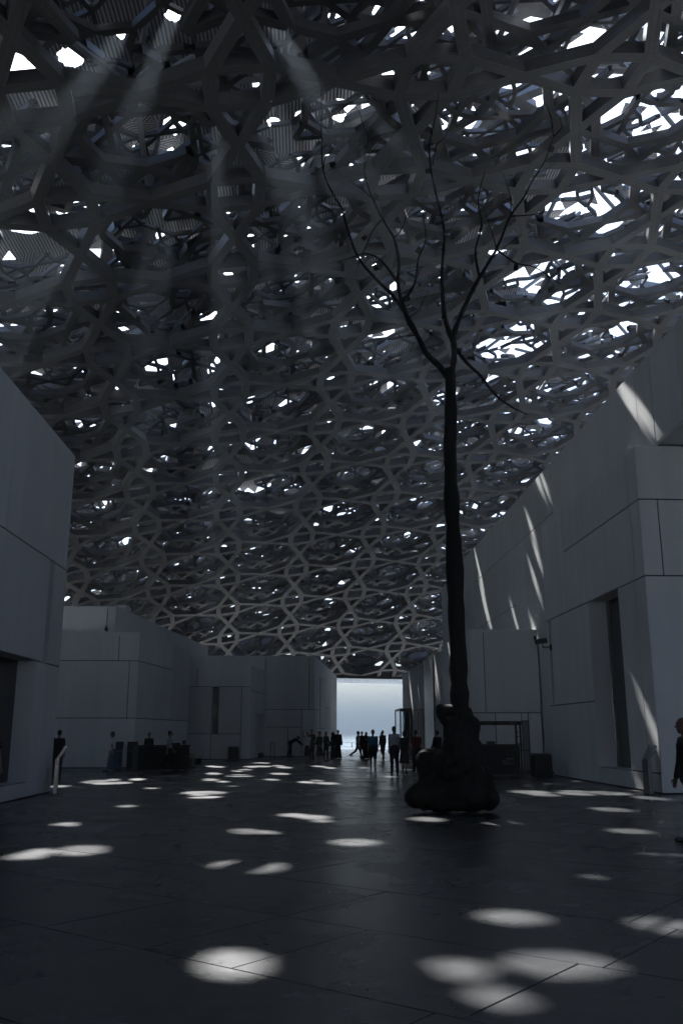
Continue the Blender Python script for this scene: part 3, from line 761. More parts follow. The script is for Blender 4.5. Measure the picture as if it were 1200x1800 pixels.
# how open the skin is: more to the right, less at upper left
xs = cen[:, 0] / np.maximum(cen[:, 1], 8)
popen = np.clip(0.55 + 1.1 * (xs - 0.02), 0.32, 0.85)
rear = (cen[:, 1] < 22) | ~in_view(cen)
popen = np.where(rear, np.where(cen[:, 1] < -2, 0.32, np.where(in_view(cen), 0.03, np.where(cen[:, 0] < 0, 0.30, 0.25))), popen)  # rear and side skin out of view opened up to add fill light
rnd = RNG.random(len(cen)) < popen
touch = np.zeros(len(cen), bool)
for p, (r1, r2) in zip(TP, TR):
    d = cen - p; x = d @ e1; y = d @ e2
    touch |= (np.abs(x) < r1 + 1.3) & (np.abs(y) < r2 + 1.3)
solid = []; fine = []
def blocked(pts):
    for q in pts:
        if bv.ray_cast(Vector(q - Sv * 0.3), -S)[0] is None: return False
    return True
nopen = 0
for i in range(len(cen)):
    if touch[i]:
        fine.append(i); continue
    if rnd[i]:
        if rear[i]: continue
        lz = cen[i] - Sv * ((cen[i][2] - 12.8) / Sv[2])
        lb = cen[i] - Sv * ((cen[i][2] - 9.7) / Sv[2])
        if lz[0] > 10.6 or (lb[0] < -7.6 and lb[1] < 25.5) or (lb[0] < -11 and 48 < lb[1] < 84): nopen += 1; continue
        a_, b_, c_ = W3[i]; m_ = cen[i]
        if blocked((m_, m_ + (a_ - m_) * .8, m_ + (b_ - m_) * .8, m_ + (c_ - m_) * .8, m_ + (a_ + b_ - 2 * m_) * .42, m_ + (b_ + c_ - 2 * m_) * .42)):
            nopen += 1; continue
    solid.append(i)
FT = []
NS = 10
for i in fine:
    t = TT[i]
    e_u = (t[1] - t[0]) / NS; e_v = (t[2] - t[0]) / NS
    for x in range(NS):
        for y in range(NS - x):
            o = t[0] + e_u * x + e_v * y
            FT.append((o, o + e_u, o + e_v))
            if x + y < NS - 1: FT.append((o + e_u, o + e_u + e_v, o + e_v))
FT = np.array(FT); WF = dome_map(FT, 6.2)
op = near_axis(WF.mean(1), 0.0)
WF = WF[~op]; FT = FT[~op]
print('open triangles', nopen, 'of', len(cen), 'fine', len(WF), 'bars', len(L1[0]), len(L2[0]), len(L3[0]), len(L5[0]), 'struts', len(SA))
def skin_mesh(name, W_lo, UVs, mat, parent):
    n = len(W_lo); C_ = np.array(DC)
    d = W_lo - C_; W_hi = W_lo + d / np.linalg.norm(d, axis=2, keepdims=True) * 0.05
    V = np.concatenate([W_lo, W_hi], 1).reshape(-1, 3)
    me = bpy.data.meshes.new(name); me.vertices.add(n * 6); me.vertices.foreach_set('co', V.ravel())
    F3 = np.array([(0, 2, 1), (3, 4, 5)]); base = (np.arange(n) * 6)[:, None, None]
    lt = (F3[None] + base).reshape(n, -1); F4 = np.array([(0, 1, 4, 3), (1, 2, 5, 4), (2, 0, 3, 5)]); lq = (F4[None] + base).reshape(n, -1)
    loops = np.concatenate([lt, lq], 1).ravel(); per = 18
    st = (np.arange(n)[:, None] * per + np.array([0, 3, 6, 10, 14])[None]).ravel()
    me.loops.add(len(loops)); me.loops.foreach_set('vertex_index', loops.astype(np.int32))
    me.polygons.add(len(st)); me.polygons.foreach_set('loop_start', st.astype(np.int32))
    ul = me.uv_layers.new(name='UVMap'); UU = np.concatenate([UVs, UVs], 1).reshape(-1, 2); ul.data.foreach_set('uv', UU[loops].ravel())
    me.materials.append(mat); me.update(calc_edges=True); me.validate(); me.shade_flat()
    o = link(bpy.data.objects.new(name, me), parent); o['kind'] = 'stuff'; return o
def spin_uv(T2, seed):
    th = RNG.random(len(T2)) * math.pi; c_, s_ = np.cos(th)[:, None], np.sin(th)[:, None]
    return np.stack([T2[..., 0] * c_ - T2[..., 1] * s_, T2[..., 0] * s_ + T2[..., 1] * c_], -1)
skin_mesh('outer_cladding', W3[solid], spin_uv(TT[solid], 1), M_SCREEN, dome)
skin_mesh('pierced_cladding', WF, FT, M_SCREEN, dome)
# rim: edge band and the pale slatted canopy beyond it
rim_r = math.sqrt(DR * DR - (7.6 - DC.z) ** 2)
q = MB(); ns = 240
for k in range(ns):
    t = 2 * math.pi * k / ns
    for (r_, z_) in ((rim_r - .1, 7.45), (rim_r + .5, 7.45), (rim_r + .5, 7.95), (rim_r - .1, 7.95)):
        q.v.append(Vector((DC.x + r_ * math.cos(t), DC.y + r_ * math.sin(t), z_)))
for k in range(ns):
    for j in range(4):
        q.f.append((k * 4 + j, k * 4 + (j + 1) % 4, ((k + 1) % ns) * 4 + (j + 1) % 4, ((k + 1) % ns) * 4 + j))
q.build('rim_beam', M_ALU, dome)
fc = MB(); NF = 420
for k in range(NF):
    t0 = 2 * math.pi * k / NF; t1 = 2 * math.pi * (k + 1) / NF
    for j in range(5):
        if RNG.random() < 0.12: continue
        def fp(t, v): r_ = rim_r + .55 + 3.2 * v; return Vector((DC.x + r_ * math.cos(t), DC.y + r_ * math.sin(t), 7.96 + 4.9 * v))
        i0 = len(fc.v); fc.v += [fp(t0, j / 5), fp(t1, j / 5), fp(t1, (j + 1) / 5), fp(t0, (j + 1) / 5)]; fc.v += [v_ + Vector((0, 0, .06)) for v_ in fc.v[-4:]]
        fc.f += [tuple(i0 + q_ for q_ in f_) for f_ in ((0, 1, 2, 3), (7, 6, 5, 4), (0, 4, 5, 1), (1, 5, 6, 2), (2, 6, 7, 3), (3, 7, 4, 0))]
fc.build('edge_cladding', M_ALU2, dome)['kind'] = 'stuff'
can = MB()
c0 = math.atan2(101 - DC.y, 5 - DC.x)
for k in range(-40, 41):
    t = c0 + k * 0.0165
    for rr_ in (0,):
        a0 = Vector((DC.x + (rim_r + .55) * math.cos(t), DC.y + (rim_r + .55) * math.sin(t), 7.75)); a1 = Vector((DC.x + (rim_r + 14) * math.cos(t + 0.06), DC.y + (rim_r + 14) * math.sin(t + .06), 7.75))
        can.tube([a0, a1], 0.09, 4)
for m_ in range(1, 15):
    pts = [Vector((DC.x + (rim_r + .5 + m_ * 0.95) * math.cos(c0 + k * 0.0165), DC.y + (rim_r + .5 + m_ * 0.95) * math.sin(c0 + k * 0.0165), 7.75)) for k in range(-40, 41, 4)]
    can.tube(pts, 0.06, 4)
can.build('rim_canopy_grid', simple('white_canopy', (0.75, 0.76, 0.77), 0.5), dome)['kind'] = 'stuff'

# ------------------------------------------------------------------ the bronze tree sculpture
TY = 19.45
tree = thing('bronze_tree', 'dark bare bronze tree sculpture rising from a lumpy base', 'sculpture', (0, 0, 0))
def tp(px, py, dy=0.0): return at_y(px, py, TY + dy)
zp = lambda x, y: (680 + x / 5.0, 1220 + y / 5.0)
root = MB()
def lump(x, y, rx, ry, rd, dy=0.0, tilt=0.0):
    s = 19.6 / 1622 / 5
    root.ball(tp(*zp(x, y), dy), rx * s, rd, ry * s, M=Matrix.Rotation(tilt, 3, 'Y'))
lump(640, 560, 150, 420, .36); lump(700, 330, 110, 150, .30, 0.02); lump(670, 210, 90, 120, .26); lump(760, 290, 55, 90, .24)
lump(540, 145, 115, 55, .24, -0.02); lump(470, 160, 48, 68, .2, -0.02); lump(520, 215, 62, 60, .2); lump(555, 330, 62, 130, .24); lump(565, 440, 80, 90, .26)
lump(440, 600, 190, 120, .42, 0.05); lump(350, 590, 108, 105, .34, 0.05); lump(380, 720, 110, 130, .36, 0.05); lump(330, 640, 72, 140, .3, .05)
lump(260, 920, 110, 86, .34, -0.1); lump(360, 880, 170, 120, .38, -.1); lump(480, 880, 200, 150, .5, 0.0); lump(230, 880, 60, 60, .28, -0.1)
lump(700, 880, 240, 150, .55); lump(880, 910, 100, 110, .45); lump(820, 780, 110, 190, .40); lump(760, 600, 95, 230, .36); lump(640, 760, 230, 200, .46); lump(560, 960, 330, 60, .5)
rng2 = random.Random(3)
for k in range(46):
    x = rng2.uniform(300, 900); y = rng2.uniform(520, 960); r_ = rng2.uniform(40, 95)
    if x < 420 and y < 560: continue
    if 760 < x and y < 700: continue
    lump(x, y, r_, r_ * rng2.uniform(.7, 1.3), .16, rng2.uniform(-.36, .1))
ro_ = root.build('root_mass', M_BRONZE, tree)
remesh(ro_, 0.028, 2)
for sc_, st_ in ((.34, .07), (.09, .022)):
    tx = bpy.data.textures.new('bark_relief', 'CLOUDS'); tx.noise_scale = sc_; tx.noise_depth = 3
    dm = ro_.modifiers.new('relief', 'DISPLACE'); dm.texture = tx; dm.strength = st_; dm.mid_level = .5; dm.texture_coords = 'GLOBAL'
def branch(pts, r0, r1, name='branch', n=9, dy=0.0):
    P = []
    for i, (x, y) in enumerate(pts): P.append(tp(x, y, dy * i / max(len(pts) - 1, 1)))
    # smooth + knots
    Q = []
    for i in range(len(P) - 1):
        p0 = P[max(i - 1, 0)]; p1 = P[i]; p2 = P[i + 1]; p3 = P[min(i + 2, len(P) - 1)]
        for t in (0, .25, .5, .75):
            Q.append(0.5 * ((2 * p1) + (p2 - p0) * t + (2 * p0 - 5 * p1 + 4 * p2 - p3) * t * t + (3 * p1 - p0 - 3 * p2 + p3) * t ** 3))
    Q.append(P[-1]); m = len(Q)
    rad = [(r0 + (r1 - r0) * i / (m - 1)) * rng2.uniform(.9, 1.1) for i in range(m)]
    b_ = MB(); b_.tube(Q, rad, n)
    for i_, v_ in enumerate(b_.v):
        c_ = Q[i_ // n]; b_.v[i_] = c_ + (v_ - c_) * rng2.uniform(.90, 1.10)
    return b_.build(name, M_BRONZE, tree, True)
branch([(808, 1262), (806, 1200), (803, 1100), (799, 1000), (794, 900), (791, 800), (792, 720), (791, 648)], .20, .135, 'trunk', 12)
branch([(791, 668), (770, 642), (750, 622), (733, 590), (716, 560), (706, 530), (699, 498), (701, 460), (692, 420), (672, 385), (655, 350), (640, 300), (648, 240)], .085, .008, dy=.8)
branch([(792, 665), (798, 625), (797, 590), (806, 562), (817, 537), (830, 510), (842, 488), (858, 462), (872, 438), (884, 410), (896, 380), (918, 350), (935, 318), (957, 282), (972, 240)], .075, .007, dy=-.6)
branch([(800, 612), (822, 640), (845, 662), (870, 694), (900, 716), (925, 728)], .05, .012, dy=-1.0)
branch([(779, 560), (777, 520), (776, 475), (780, 405), (765, 337), (756, 290), (755, 250), (765, 205), (770, 165)], .045, .01, dy=.4)
branch([(796, 600), (786, 575), (779, 540), (777, 500)], .07, .045)
branch([(733, 590), (722, 566), (690, 520), (660, 490), (628, 450), (610, 400), (600, 365), (585, 342), (568, 300), (565, 240), (565, 150)], .05, .010, dy=1.0)
branch([(842, 488), (835, 440), (846, 395), (840, 350), (852, 300)], .035, .009, dy=-.2)
branch([(699, 498), (680, 470), (662, 452), (640, 446), (618, 452)], .035, .009, dy=.2)
branch([(896, 380), (930, 378), (960, 372)], .022, .006, dy=-.4)
branch([(872, 438), (905, 462), (940, 470), (985, 500)], .026, .007, dy=-.6)
branch([(672, 385), (655, 405), (640, 440), (628, 470)], .024, .007, dy=.4)
branch([(706, 530), (728, 500), (735, 455), (748, 420), (742, 370)], .036, .008, dy=.5)
rt = random.Random(11)
for (x, y, dx_, dy_) in ((648, 240, -30, -60), (655, 350, -45, -40), (692, 420, 40, -60), (706, 530, -50, -20), (716, 560, 38, -50), (760, 290, 30, -70), (776, 440, 34, -60), (842, 488, 50, -20), (872, 438, -20, -70), (896, 380, -14, -80), (935, 318, 40, -30), (972, 240, -20, -70), (972, 240, 26, -50), (600, 365, -34, -10), (628, 450, -40, 10), (845, 662, 30, 40), (733, 590, -60, 10), (806, 562, 46, -12), (858, 462, 60, -50), (640, 300, 34, -60), (565, 240, -26, -60), (568, 300, 22, -60)):
    branch([(x, y), (x + dx_ * .35 + rt.uniform(-6, 6), y + dy_ * .4 + rt.uniform(-6, 6)), (x + dx_ * .7 + rt.uniform(-6, 6), y + dy_ * .7), (x + dx_, y + dy_)], .016, .004, 'twig', 5, dy=rt.uniform(-.5, .5))
for (x, y, w_, h_, a_) in ((556, 298, 12, 14, .2), (640, 418, 14, 16, .5), (872, 283, 20, 22, -.3), (850, 480, 10, 16, .1), (660, 470, 18, 14, .6), (735, 440, 16, 20, .3), (906, 470, 20, 14, .9), (787, 850, 9, 10, .4), (600, 372, 16, 12, .1), (968, 262, 18, 20, .2), (752, 300, 14, 16, .8), (660, 345, 18, 16, .3)):
    c = tp(x, y, -0.05); s = 21.5 / 1622 / 2
    q = MB(); Mx = Matrix.Translation(c) @ Matrix.Rotation(a_ * 1.6, 4, 'Y') @ Matrix.Rotation(a_, 4, 'Z') @ Matrix.Rotation(.3, 4, 'X')
    w_ *= .6; h_ *= .6; q.box(-w_ * s, w_ * s, -.012, .012, -h_ * s, h_ * s, Mx)
    q.build('leaf_plate', M_MIRROR, tree)

# ------------------------------------------------------------------ street furniture
K = thing('kiosk', 'black open framed information kiosk with counter and notice lettering', 'kiosk', (7.35, 35.4, 0))
kx0, kx1 = -1.15, 0.85
MB().box(kx0, kx1, -.3, .5, 1.89, 2.03).build('header_board', M_BLACK, K)
for x in (kx0 + .05, kx1 - .05, kx1 - .22):
    MB().box(x - .03, x + .03, -.29, -.23, 0.02, 1.885).build('post', M_BLACK, K)
for x in (kx0 + .05, kx1 - .05): MB().box(x - .03, x + .03, .42, .48, 0.02, 1.885).build('post', M_BLACK, K)
for z in (1.45, 1.62, 1.2): MB().box(kx1 - .185, kx1 - .085, -.28, -.24, z, z + .025).build('rung', M_BLACK, K)
MB().box(kx0, kx1 - .02, -.4, .5, 1.13, 1.17).build('counter', M_BLACK, K)
MB().box(kx0 + .05, kx1 - .12, -.33, .4, 0.06, 1.12).build('front_panel', M_BLACK, K)
MB().box(kx1 - .02, kx1 + .35, -.1, .2, 0.93, 0.96).build('side_shelf', M_BLACK, K)
MB().box(-.45, -.15, -.1, .2, 1.175, 1.28).build('till_box', M_DARK, K)
def print_line(parent, x0, x1, y, z, h, mat, name='lettering', seed=0):
    rg = random.Random(seed); q = MB(); x = x0
    while x < x1:
        wd = rg.uniform(.012, .03)
        if rg.random() < .82:
            hh = h * rg.choice((.6, .6, .75, 1)); q.box(x, min(x + wd, x1), y - .003, y, z, z + hh)
        x += wd + .009
    q.build(name, mat, parent)
print_line(K, .18, .48, -.334, .62, .05, M_GREYPRINT, seed=1); print_line(K, .0, .34, -.334, .53, .045, M_GREYPRINT, seed=2); print_line(K, .08, .46, -.334, .44, .045, M_GREYPRINT, seed=3)
print_line(K, -.5, -.3, -.304, 1.94, .035, M_GREYPRINT, seed=4); print_line(K, -.02, .2, -.304, 1.94, .035, M_GREYPRINT, seed=5); print_line(K, .35, .68, -.304, 1.94, .035, M_GREYPRINT, seed=6)
def bin_box(loc, w_, h_, label, d_=.55):
    t = thing('litter_bin', label, 'bin', loc)
    bo = MB().box(-w_ / 2, w_ / 2, -d_ / 2, d_ / 2, 0.03, h_ - .05).build('bin_body', M_BLACK, t)
    m = bo.modifiers.new('bevel', 'BEVEL'); m.width = .02; m.segments = 2
    MB().box(-w_ / 2 + .01, w_ / 2 - .01, -d_ / 2 + .01, d_ / 2 - .01, h_ - .035, h_).build('lid', M_DARK, t)
    MB().box(-w_ / 2 + .04, w_ / 2 - .04, -d_ / 2 + .04, d_ / 2 - .04, 0, .028).build('plinth', M_DARK, t)
bin_box((8.62, 34.0, 0), .66, .86, 'black litter bin beside the kiosk')
bin_box((-4.5, 57.1, 0), .62, .78, 'black litter bin below the black slot window')
def totem(loc, rz, label, hgt=1.25, mat=M_STEEL):
    t = thing('information_totem', label, 'sign', loc, rz, 'slanted metal information totems')
    MB().box(-.05, .05, -.19, .19, 0.02, hgt * .72).build('post_plate', mat, t)
    q = MB(); Mx = Matrix.Translation((0, 0, hgt * .72)) @ Matrix.Rotation(.55, 4, 'Y'); q.box(-.035, .035, -.19, .19, 0.01, hgt * .34, Mx); q.build('slanted_plate', mat, t)
    MB().box(-.09, .09, -.2, .2, 0, .018).build('foot_plate', M_DARK, t)
    return t
totem((9.18, 24.9, 0), 0.05, 'slanted metal totem against the right gallery wall')
totem((-6.78, 25.6, 0), 0.2, 'slanted metal totem at the left gallery corner')
def post_sign(x, y, label):
    t = thing('information_stand', label, 'sign', (x, y, 0), 0.0, 'grey information stands by the desk')
    MB().box(-.22, .22, -.06, .06, 0.02, .78).build('stand_plate', M_DARK, t)
    q = MB(); q.box(-.24, .24, -.02, .02, 0.0, .42, Matrix.Translation((0, -.02, .8)) @ Matrix.Rotation(-.35, 4, 'X')); q.build('slanted_screen', M_BLACK, t)
post_sign(-8.75, 43.3, 'grey information stand nearest the walking woman in blue skirt')
post_sign(-8.05, 43.1, 'grey information stand nearest the black reception desk')
DK = thing('reception_desk', 'long black reception desk in front of the stepped block', 'desk', (-6.4, 41.6, 0), R(28))
for nm, bxs in (('desk_front', (-1.25, 1.1, -.35, -.29, .02, 1.02)), ('desk_side', (-1.25, -1.19, -.28, .4, .02, 1.02)), ('desk_side', (1.04, 1.1, -.28, .4, .02, 1.02)), ('desk_top', (-1.28, 1.13, -.38, .42, 1.025, 1.07))):
    MB().box(*bxs).build(nm, M_BLACK, DK)
MB().box(.35, .75, -.1, .0, 1.075, 1.16).build('monitor', M_DARK, DK)
BN = thing('bench', 'low pale stone bench beyond the desk', 'bench', (-5.9, 49.0, 0), R(85))
MB().box(-1.3, 1.3, -.25, .25, .30, .44).build('bench_top', M_BENCH, BN)
for x in (-.9, .9): MB().box(x - .12, x + .12, -.2, .2, 0, .295).build('bench_leg', M_DARK, BN)
HR = thing('handrail', 'thin steel handrail at the side door of the low block', 'rail', (-2.35, 63.2, 0), R(-6))
q = MB(); q.tube([(0, -.9, 0), (0, -.9, .95), (0, .9, 1.0), (0, .9, 0)], .03, 6); q.build('rail_tube', M_STEEL, HR)
def cctv(loc, rz, label, s=1.0):
    t = thing('security_camera', label, 'camera', loc, rz)
    q = MB(); q.box(-.03 * s, .03 * s, -.06 * s, .0, -.12 * s, .08 * s); q.tube([(0, -.03 * s, 0), (0, -.3 * s, -.02 * s), (0, -.3 * s, .16 * s)], .025 * s, 6); q.build('bracket', M_BLACK, t)
    q = MB(); q.box(-.08 * s, .08 * s, -.52 * s, -.12 * s, .16 * s, .32 * s, Matrix.Rotation(.15, 4, 'X')); q.build('camera_housing', M_BLACK, t)
    q = MB(); q.tube([(0, -.52 * s, .3 * s), (0, -.60 * s, .31 * s)], .06 * s, 8); q.build('lens', M_DGLASS, t)
cctv((9.48, 34.9, 4.85), R(-90), 'black security camera beside slot window on right block', 1.15)
cctv((at_y(189, 1108, 46.9).x, 46.96, 6.62), 0, 'small security camera on the set back storey', .8)
# railing along the sea
RL = thing('sea_railing', 'thin metal railing at the sea edge of the terrace', 'railing', (0, 107.5, -.5))
for k in range(18):
    q = MB(); q.box(-.04, .04, -.03, .03, 0, .98, Matrix.Translation((-14 + k * 2.4, 0, 0))); q.build('post', M_STEEL, RL)
for z in (.5, 1.0):
    q = MB(); q.tube([(-14, 0, z), (27, 0, z)], .025, 6); q.build('rail', M_STEEL, RL)

# ------------------------------------------------------------------ people
def cm(name, col, rough=.85): return simple('cloth_' + name, col, rough, 0, .12, 30, 0.15)
SKIN = simple('skin', (0.33, 0.20, 0.14), .6); SKIN_D = simple('skin_dark', (0.12, 0.065, 0.045), .6)
HAIR = simple('hair_dark', (0.012, 0.010, 0.009), .6); HAIR_G = simple('hair_grey', (0.22, 0.21, 0.2), .6); HAIR_BR = simple('hair_brown', (0.06, 0.032, 0.02), .6)
SHOE = simple('shoe_leather', (0.015, 0.014, 0.014), .5)
CL = dict(white=cm('white', (.62, .63, .66)), black=cm('black', (.010, .010, .011)), blue=cm('blue', (.055, .16, .27)), red=cm('red', (.12, .012, .018)), denim=cm('denim', (.05, .10, .16)),
          beige=cm('beige', (.24, .20, .16)), navy=cm('navy', (.015, .02, .035)), grey=cm('grey', (.12, .12, .13)), lilac=cm('lilac', (.36, .38, .46)), cream=cm('cream', (.42, .40, .36)), dark=cm('dark', (.02, .019, .019)))
def rot2(v, a): return Vector((v.x * math.cos(a) - v.y * math.sin(a), v.x * math.sin(a) + v.y * math.cos(a), v.z))
def person(label, xy, face, h=1.72, top='white', bottom='trousers', bcol='black', hair='short', hcol=None, sleeve='short', stride=0.0, arms=(0.05, 0.05), elbow=(0.25, 0.25), lean=0.0,
           female=False, skin=None, voxel=.018, z=0.0, sit=False, hat=None, group=None, cat='person', headturn=0.0, bag=None, fat=1.0, raise_arm=None):
    """face: heading in degrees, 0 = towards +y (away from the camera), 90 = towards -x"""
    skin = skin or SKIN; hcol = hcol or HAIR
    root = thing('person', label, cat, (xy[0], xy[1], z), R(face), group)
    s = h / 1.75; sw = (.140 if female else .163) * s * (1 + (fat - 1) * .3); hw = .088 * s
    V3 = lambda x, y, zz: Vector((x, y, zz)) * s
    leg_l = .45 * s
    def legs(sgn, fwd):
        hip = V3(sgn * .09, 0, .92); a = fwd
        if sit:
            hip = V3(sgn * .09, 0, .50); knee = V3(sgn * .10, .44, .50); ank = V3(sgn * .10, .42, .08); toe = V3(sgn * .11, .60, .03)
            return hip, knee, ank, toe
        kn = hip + Vector((0, math.sin(a) * .45, -math.cos(a) * .44)) * s
        bend = 0.12 + (max(0, -a) * 1.1)
        b2 = a - bend if a < 0 else a * .75 - .05
        an = kn + Vector((0, math.sin(b2) * .42, -math.cos(b2) * .42)) * s
        an.z = max(an.z, .075 * s); 
        tl = .03 if a >= 0 else .0
        toe = an + Vector((sgn * .02, .17, -.05 + (-.02 if a < 0 else .015))) * s
        toe.z = max(toe.z, .028 * s)
        return hip, kn, an, toe
    LL = legs(-1, stride); RL_ = legs(1, -stride)
    low = min(LL[2].z, RL_[2].z) - .075 * s
    drop = Vector((0, 0, low)) if not sit else Vector((0, 0, 0))
    LL = [p - drop for p in LL]; RL_ = [p - drop for p in RL_]
    for q_ in (LL, RL_): q_[3].z = max(q_[3].z, .028 * s)
    base = (V3(0, 0, .95) if not sit else V3(0, 0, .53)) - drop
    up = Vector((0, math.sin(lean), math.cos(lean))); fw = Vector((0, math.cos(lean), -math.sin(lean)))
    def T(x, y, zz): return base + (Vector((x, 0, 0)) + fw * y + up * zz) * s
    waist = T(0, 0, .13); chest = T(0, .0, .34); neck = T(0, -.005, .53); 
    hc_ = T(0, .025, .67)
    def arm(sgn, a, el):
        sh = T(sgn * sw / s, 0, .448)
        ad = Vector((sgn * .12, math.sin(a + lean * .3), -math.cos(a + lean * .3))).normalized()
        e_ = sh + ad * .285 * s
        a2 = a + el; ad2 = Vector((sgn * .04, math.sin(a2), -math.cos(a2))).normalized()
        w_ = e_ + ad2 * .25 * s
        return sh, e_, w_, ad2
    AL = arm(-1, arms[0], elbow[0]); AR = arm(1, arms[1], elbow[1])
    # ---- body: one remeshed surface
    b = MB(); f_ = fat
    b.capsule(base + Vector((0, 0, -.02)), waist, .125 * s * f_, .115 * s * f_, 12)
    for sx in (-1, 1):
        b.capsule(T(sx * .065, 0, .0), T(sx * .055, 0, .16), .096 * s * f_, .086 * s * f_); b.capsule(T(sx * .055, 0, .16), T(sx * .085, .0, .38), .098 * s * f_, .105 * s)
        b.capsule(T(sx * .06, .0, .40), T(sx * (sw / s - .01), 0, .462), .085 * s, .052 * s)
    b.capsule(T(0, -.01, .46), T(0, .012, .58), .062 * s, .052 * s)
    if female:
        for sx in (-1, 1): b.ball(T(sx * .07, .085, .34), .06 * s)
    hr = .098 * s
    hm = Matrix.Rotation(headturn, 3, 'Z')
    H_ = lambda x, y, zz: hc_ + hm @ Vector((x, y, zz)) * s
    b.ball(H_(0, -.008, .03), .077 * s, .098 * s, .095 * s); b.ball(H_(0, .018, -.035), .06 * s, .07 * s, .075 * s); b.ball(H_(0, .055, -.085), .032 * s, .034 * s, .028 * s)
    b.capsule(H_(0, .088, .022), H_(0, .112, -.015), .011 * s, .017 * s, 8); b.ball(H_(0, .085, -.052), .026 * s, .016 * s, .012 * s); b.ball(H_(0, .078, .045), .05 * s, .022 * s, .014 * s)
    for sx in (-1, 1): b.ball(H_(sx * .078, -.005, -.005), .012 * s, .022 * s, .034 * s)
    for A_ in (AL, AR):
        b.capsule(A_[0], A_[1], .049 * s, .040 * s); b.capsule(A_[1], A_[2], .041 * s, .028 * s)
        b.capsule(A_[2], A_[2] + A_[3] * .075 * s, .027 * s, .033 * s)
    for G_ in (LL, RL_):
        b.capsule(G_[0], G_[1], .088 * s * f_, .058 * s); b.capsule(G_[1], G_[1] * .6 + G_[2] * .4 + Vector((0, -.012 * s, 0)), .056 * s, .058 * s); b.capsule(G_[1] * .6 + G_[2] * .4 + Vector((0, -.012 * s, 0)), G_[2], .056 * s, .036 * s)
        b.capsule(G_[2] + Vector((0, -.03 * s, -.02 * s)), G_[3], .036 * s, .026 * s)
    fing = MB()
    for A_, sgn in ((AL, -1), (AR, 1)):
        o = A_[2] + A_[3] * .085 * s; sidev = Vector((0, 1, 0)) - A_[3] * A_[3].y; sidev.normalize(); inw = A_[3].cross(sidev) * (-sgn)
        for k, ln in enumerate((.062, .074, .07, .055)):
            r0 = o + sidev * (.024 - .016 * k) * s; m1 = r0 + (A_[3] * ln * .55 + inw * .006) * s; m2 = m1 + (A_[3] * ln * .4 + inw * .022) * s
            fing.tube([r0, m1, m2], [.0095 * s, .0085 * s, .006 * s], 6)
        r0 = A_[2] + (A_[3] * .03 + sidev * .025) * s; m1 = r0 + (A_[3] * .035 + sidev * .028) * s; fing.tube([r0, m1, m1 + A_[3] * .03 * s + inw * .01 * s], [.012 * s, .0105 * s, .007 * s], 6)
    bo = b.build('body', skin, root); remesh(bo, voxel, 2, fing)
    # ---- clothing
    def cloth(mb, name, mat, vx=None, sm=3):
        o = mb.build(name, mat, root); remesh(o, vx or voxel * 1.05, sm); return o
    c = MB(); e = .013
    hem = -.06 if bottom in ('trousers', 'shorts') else .0
    if bottom not in ('abaya',):
        for sx in (-1, 1):
            c.capsule(T(sx * .06, 0, hem), T(sx * .055, 0, .16), (.100 + e) * s * f_, (.086 + e) * s * f_); c.capsule(T(sx * .055, 0, .16), T(sx * .085, 0, .38), (.1 + e) * s * f_, (.105 + e) * s); c.capsule(T(sx * .06, -.005, .41), T(sx * (sw / s - .01), 0, .462), (.078 + e) * s, (.052 + e * .8) * s)
        c.capsule(T(0, 0, hem), T(0, 0, .40), .122 * s * f_, .118 * s, 14); c.capsule(T(0, 0, .36), T(0, -.005, .475), .105 * s, .07 * s)
        if female:
            for sx in (-1, 1): c.ball(T(sx * .07, .088, .34), (.062 + e * .6) * s)
        for A_ in (AL, AR):
            if sleeve != 'none':
                c.capsule(A_[0], A_[1] if sleeve == 'long' else A_[0] * .35 + A_[1] * .65, (.050 + e) * s, (.043 + e) * s)
                if sleeve == 'long': c.capsule(A_[1], A_[2] * .95 + A_[1] * .05, (.044 + e * .9) * s, (.032 + e * .8) * s)
        cloth(c, 'shirt' if bottom != 'dress' else 'bodice', CL[top])
    if bottom in ('trousers', 'shorts'):
        c = MB(); c.capsule(base + Vector((-.05, 0, 0)) * s, base + Vector((.05, 0, 0)) * s, .135 * s * f_, .135 * s * f_); c.capsule(base + Vector((0, 0, -.06)) * s, base + Vector((0, 0, .06)) * s, .14 * s * f_, .136 * s * f_)
        for G_ in (LL, RL_):
            k_ = G_[0] * .1 + G_[1] * .9 if bottom == 'shorts' else G_[1]
            c.capsule(G_[0], k_, (.092 + e) * s * f_, (.066 + e) * s)
            if bottom == 'trousers': c.capsule(G_[1], G_[2] + Vector((0, -.008, .0)) * s, (.062 + e) * s, (.047 + e * .8) * s)
        cloth(c, bottom, CL[bcol])
    elif bottom in ('skirt', 'dress', 'abaya'):
        top_z = base.z + (.06 if bottom != 'abaya' else .0) * s
        hemz = {'skirt': .12, 'dress': .42, 'abaya': .03}[bottom] * s
        q = MB(); n = 20; rows = 9
        fy = (LL[2].y + RL_[2].y) / 2; sp = abs(LL[2].y - RL_[2].y) / 2
        for r_ in range(rows):
            t = r_ / (rows - 1); zz = top_z + (hemz - top_z) * t
            rx = (.135 + (.115 if bottom == 'abaya' else .075) * t) * s * f_; ry = (.115 + .07 * t) * s * f_ + sp * .55 * t * t
            for j in range(n):
                th = 2 * math.pi * j / n; fl = 1 + .06 * t * math.sin(th * 5 + face)
                q.v.append(Vector((rx * math.cos(th) * fl, base.y + fy * t + ry * math.sin(th) * fl, zz)))
        for r_ in range(rows - 1):
            for j in range(n): q.f.append((r_ * n + j, r_ * n + (j + 1) % n, (r_ + 1) * n + (j + 1) % n, (r_ + 1) * n + j))
        q.f.append(tuple(range(n)))
        o = q.build({'skirt': 'skirt', 'dress': 'dress_skirt', 'abaya': 'robe_skirt'}[bottom], CL[bcol], root, True)
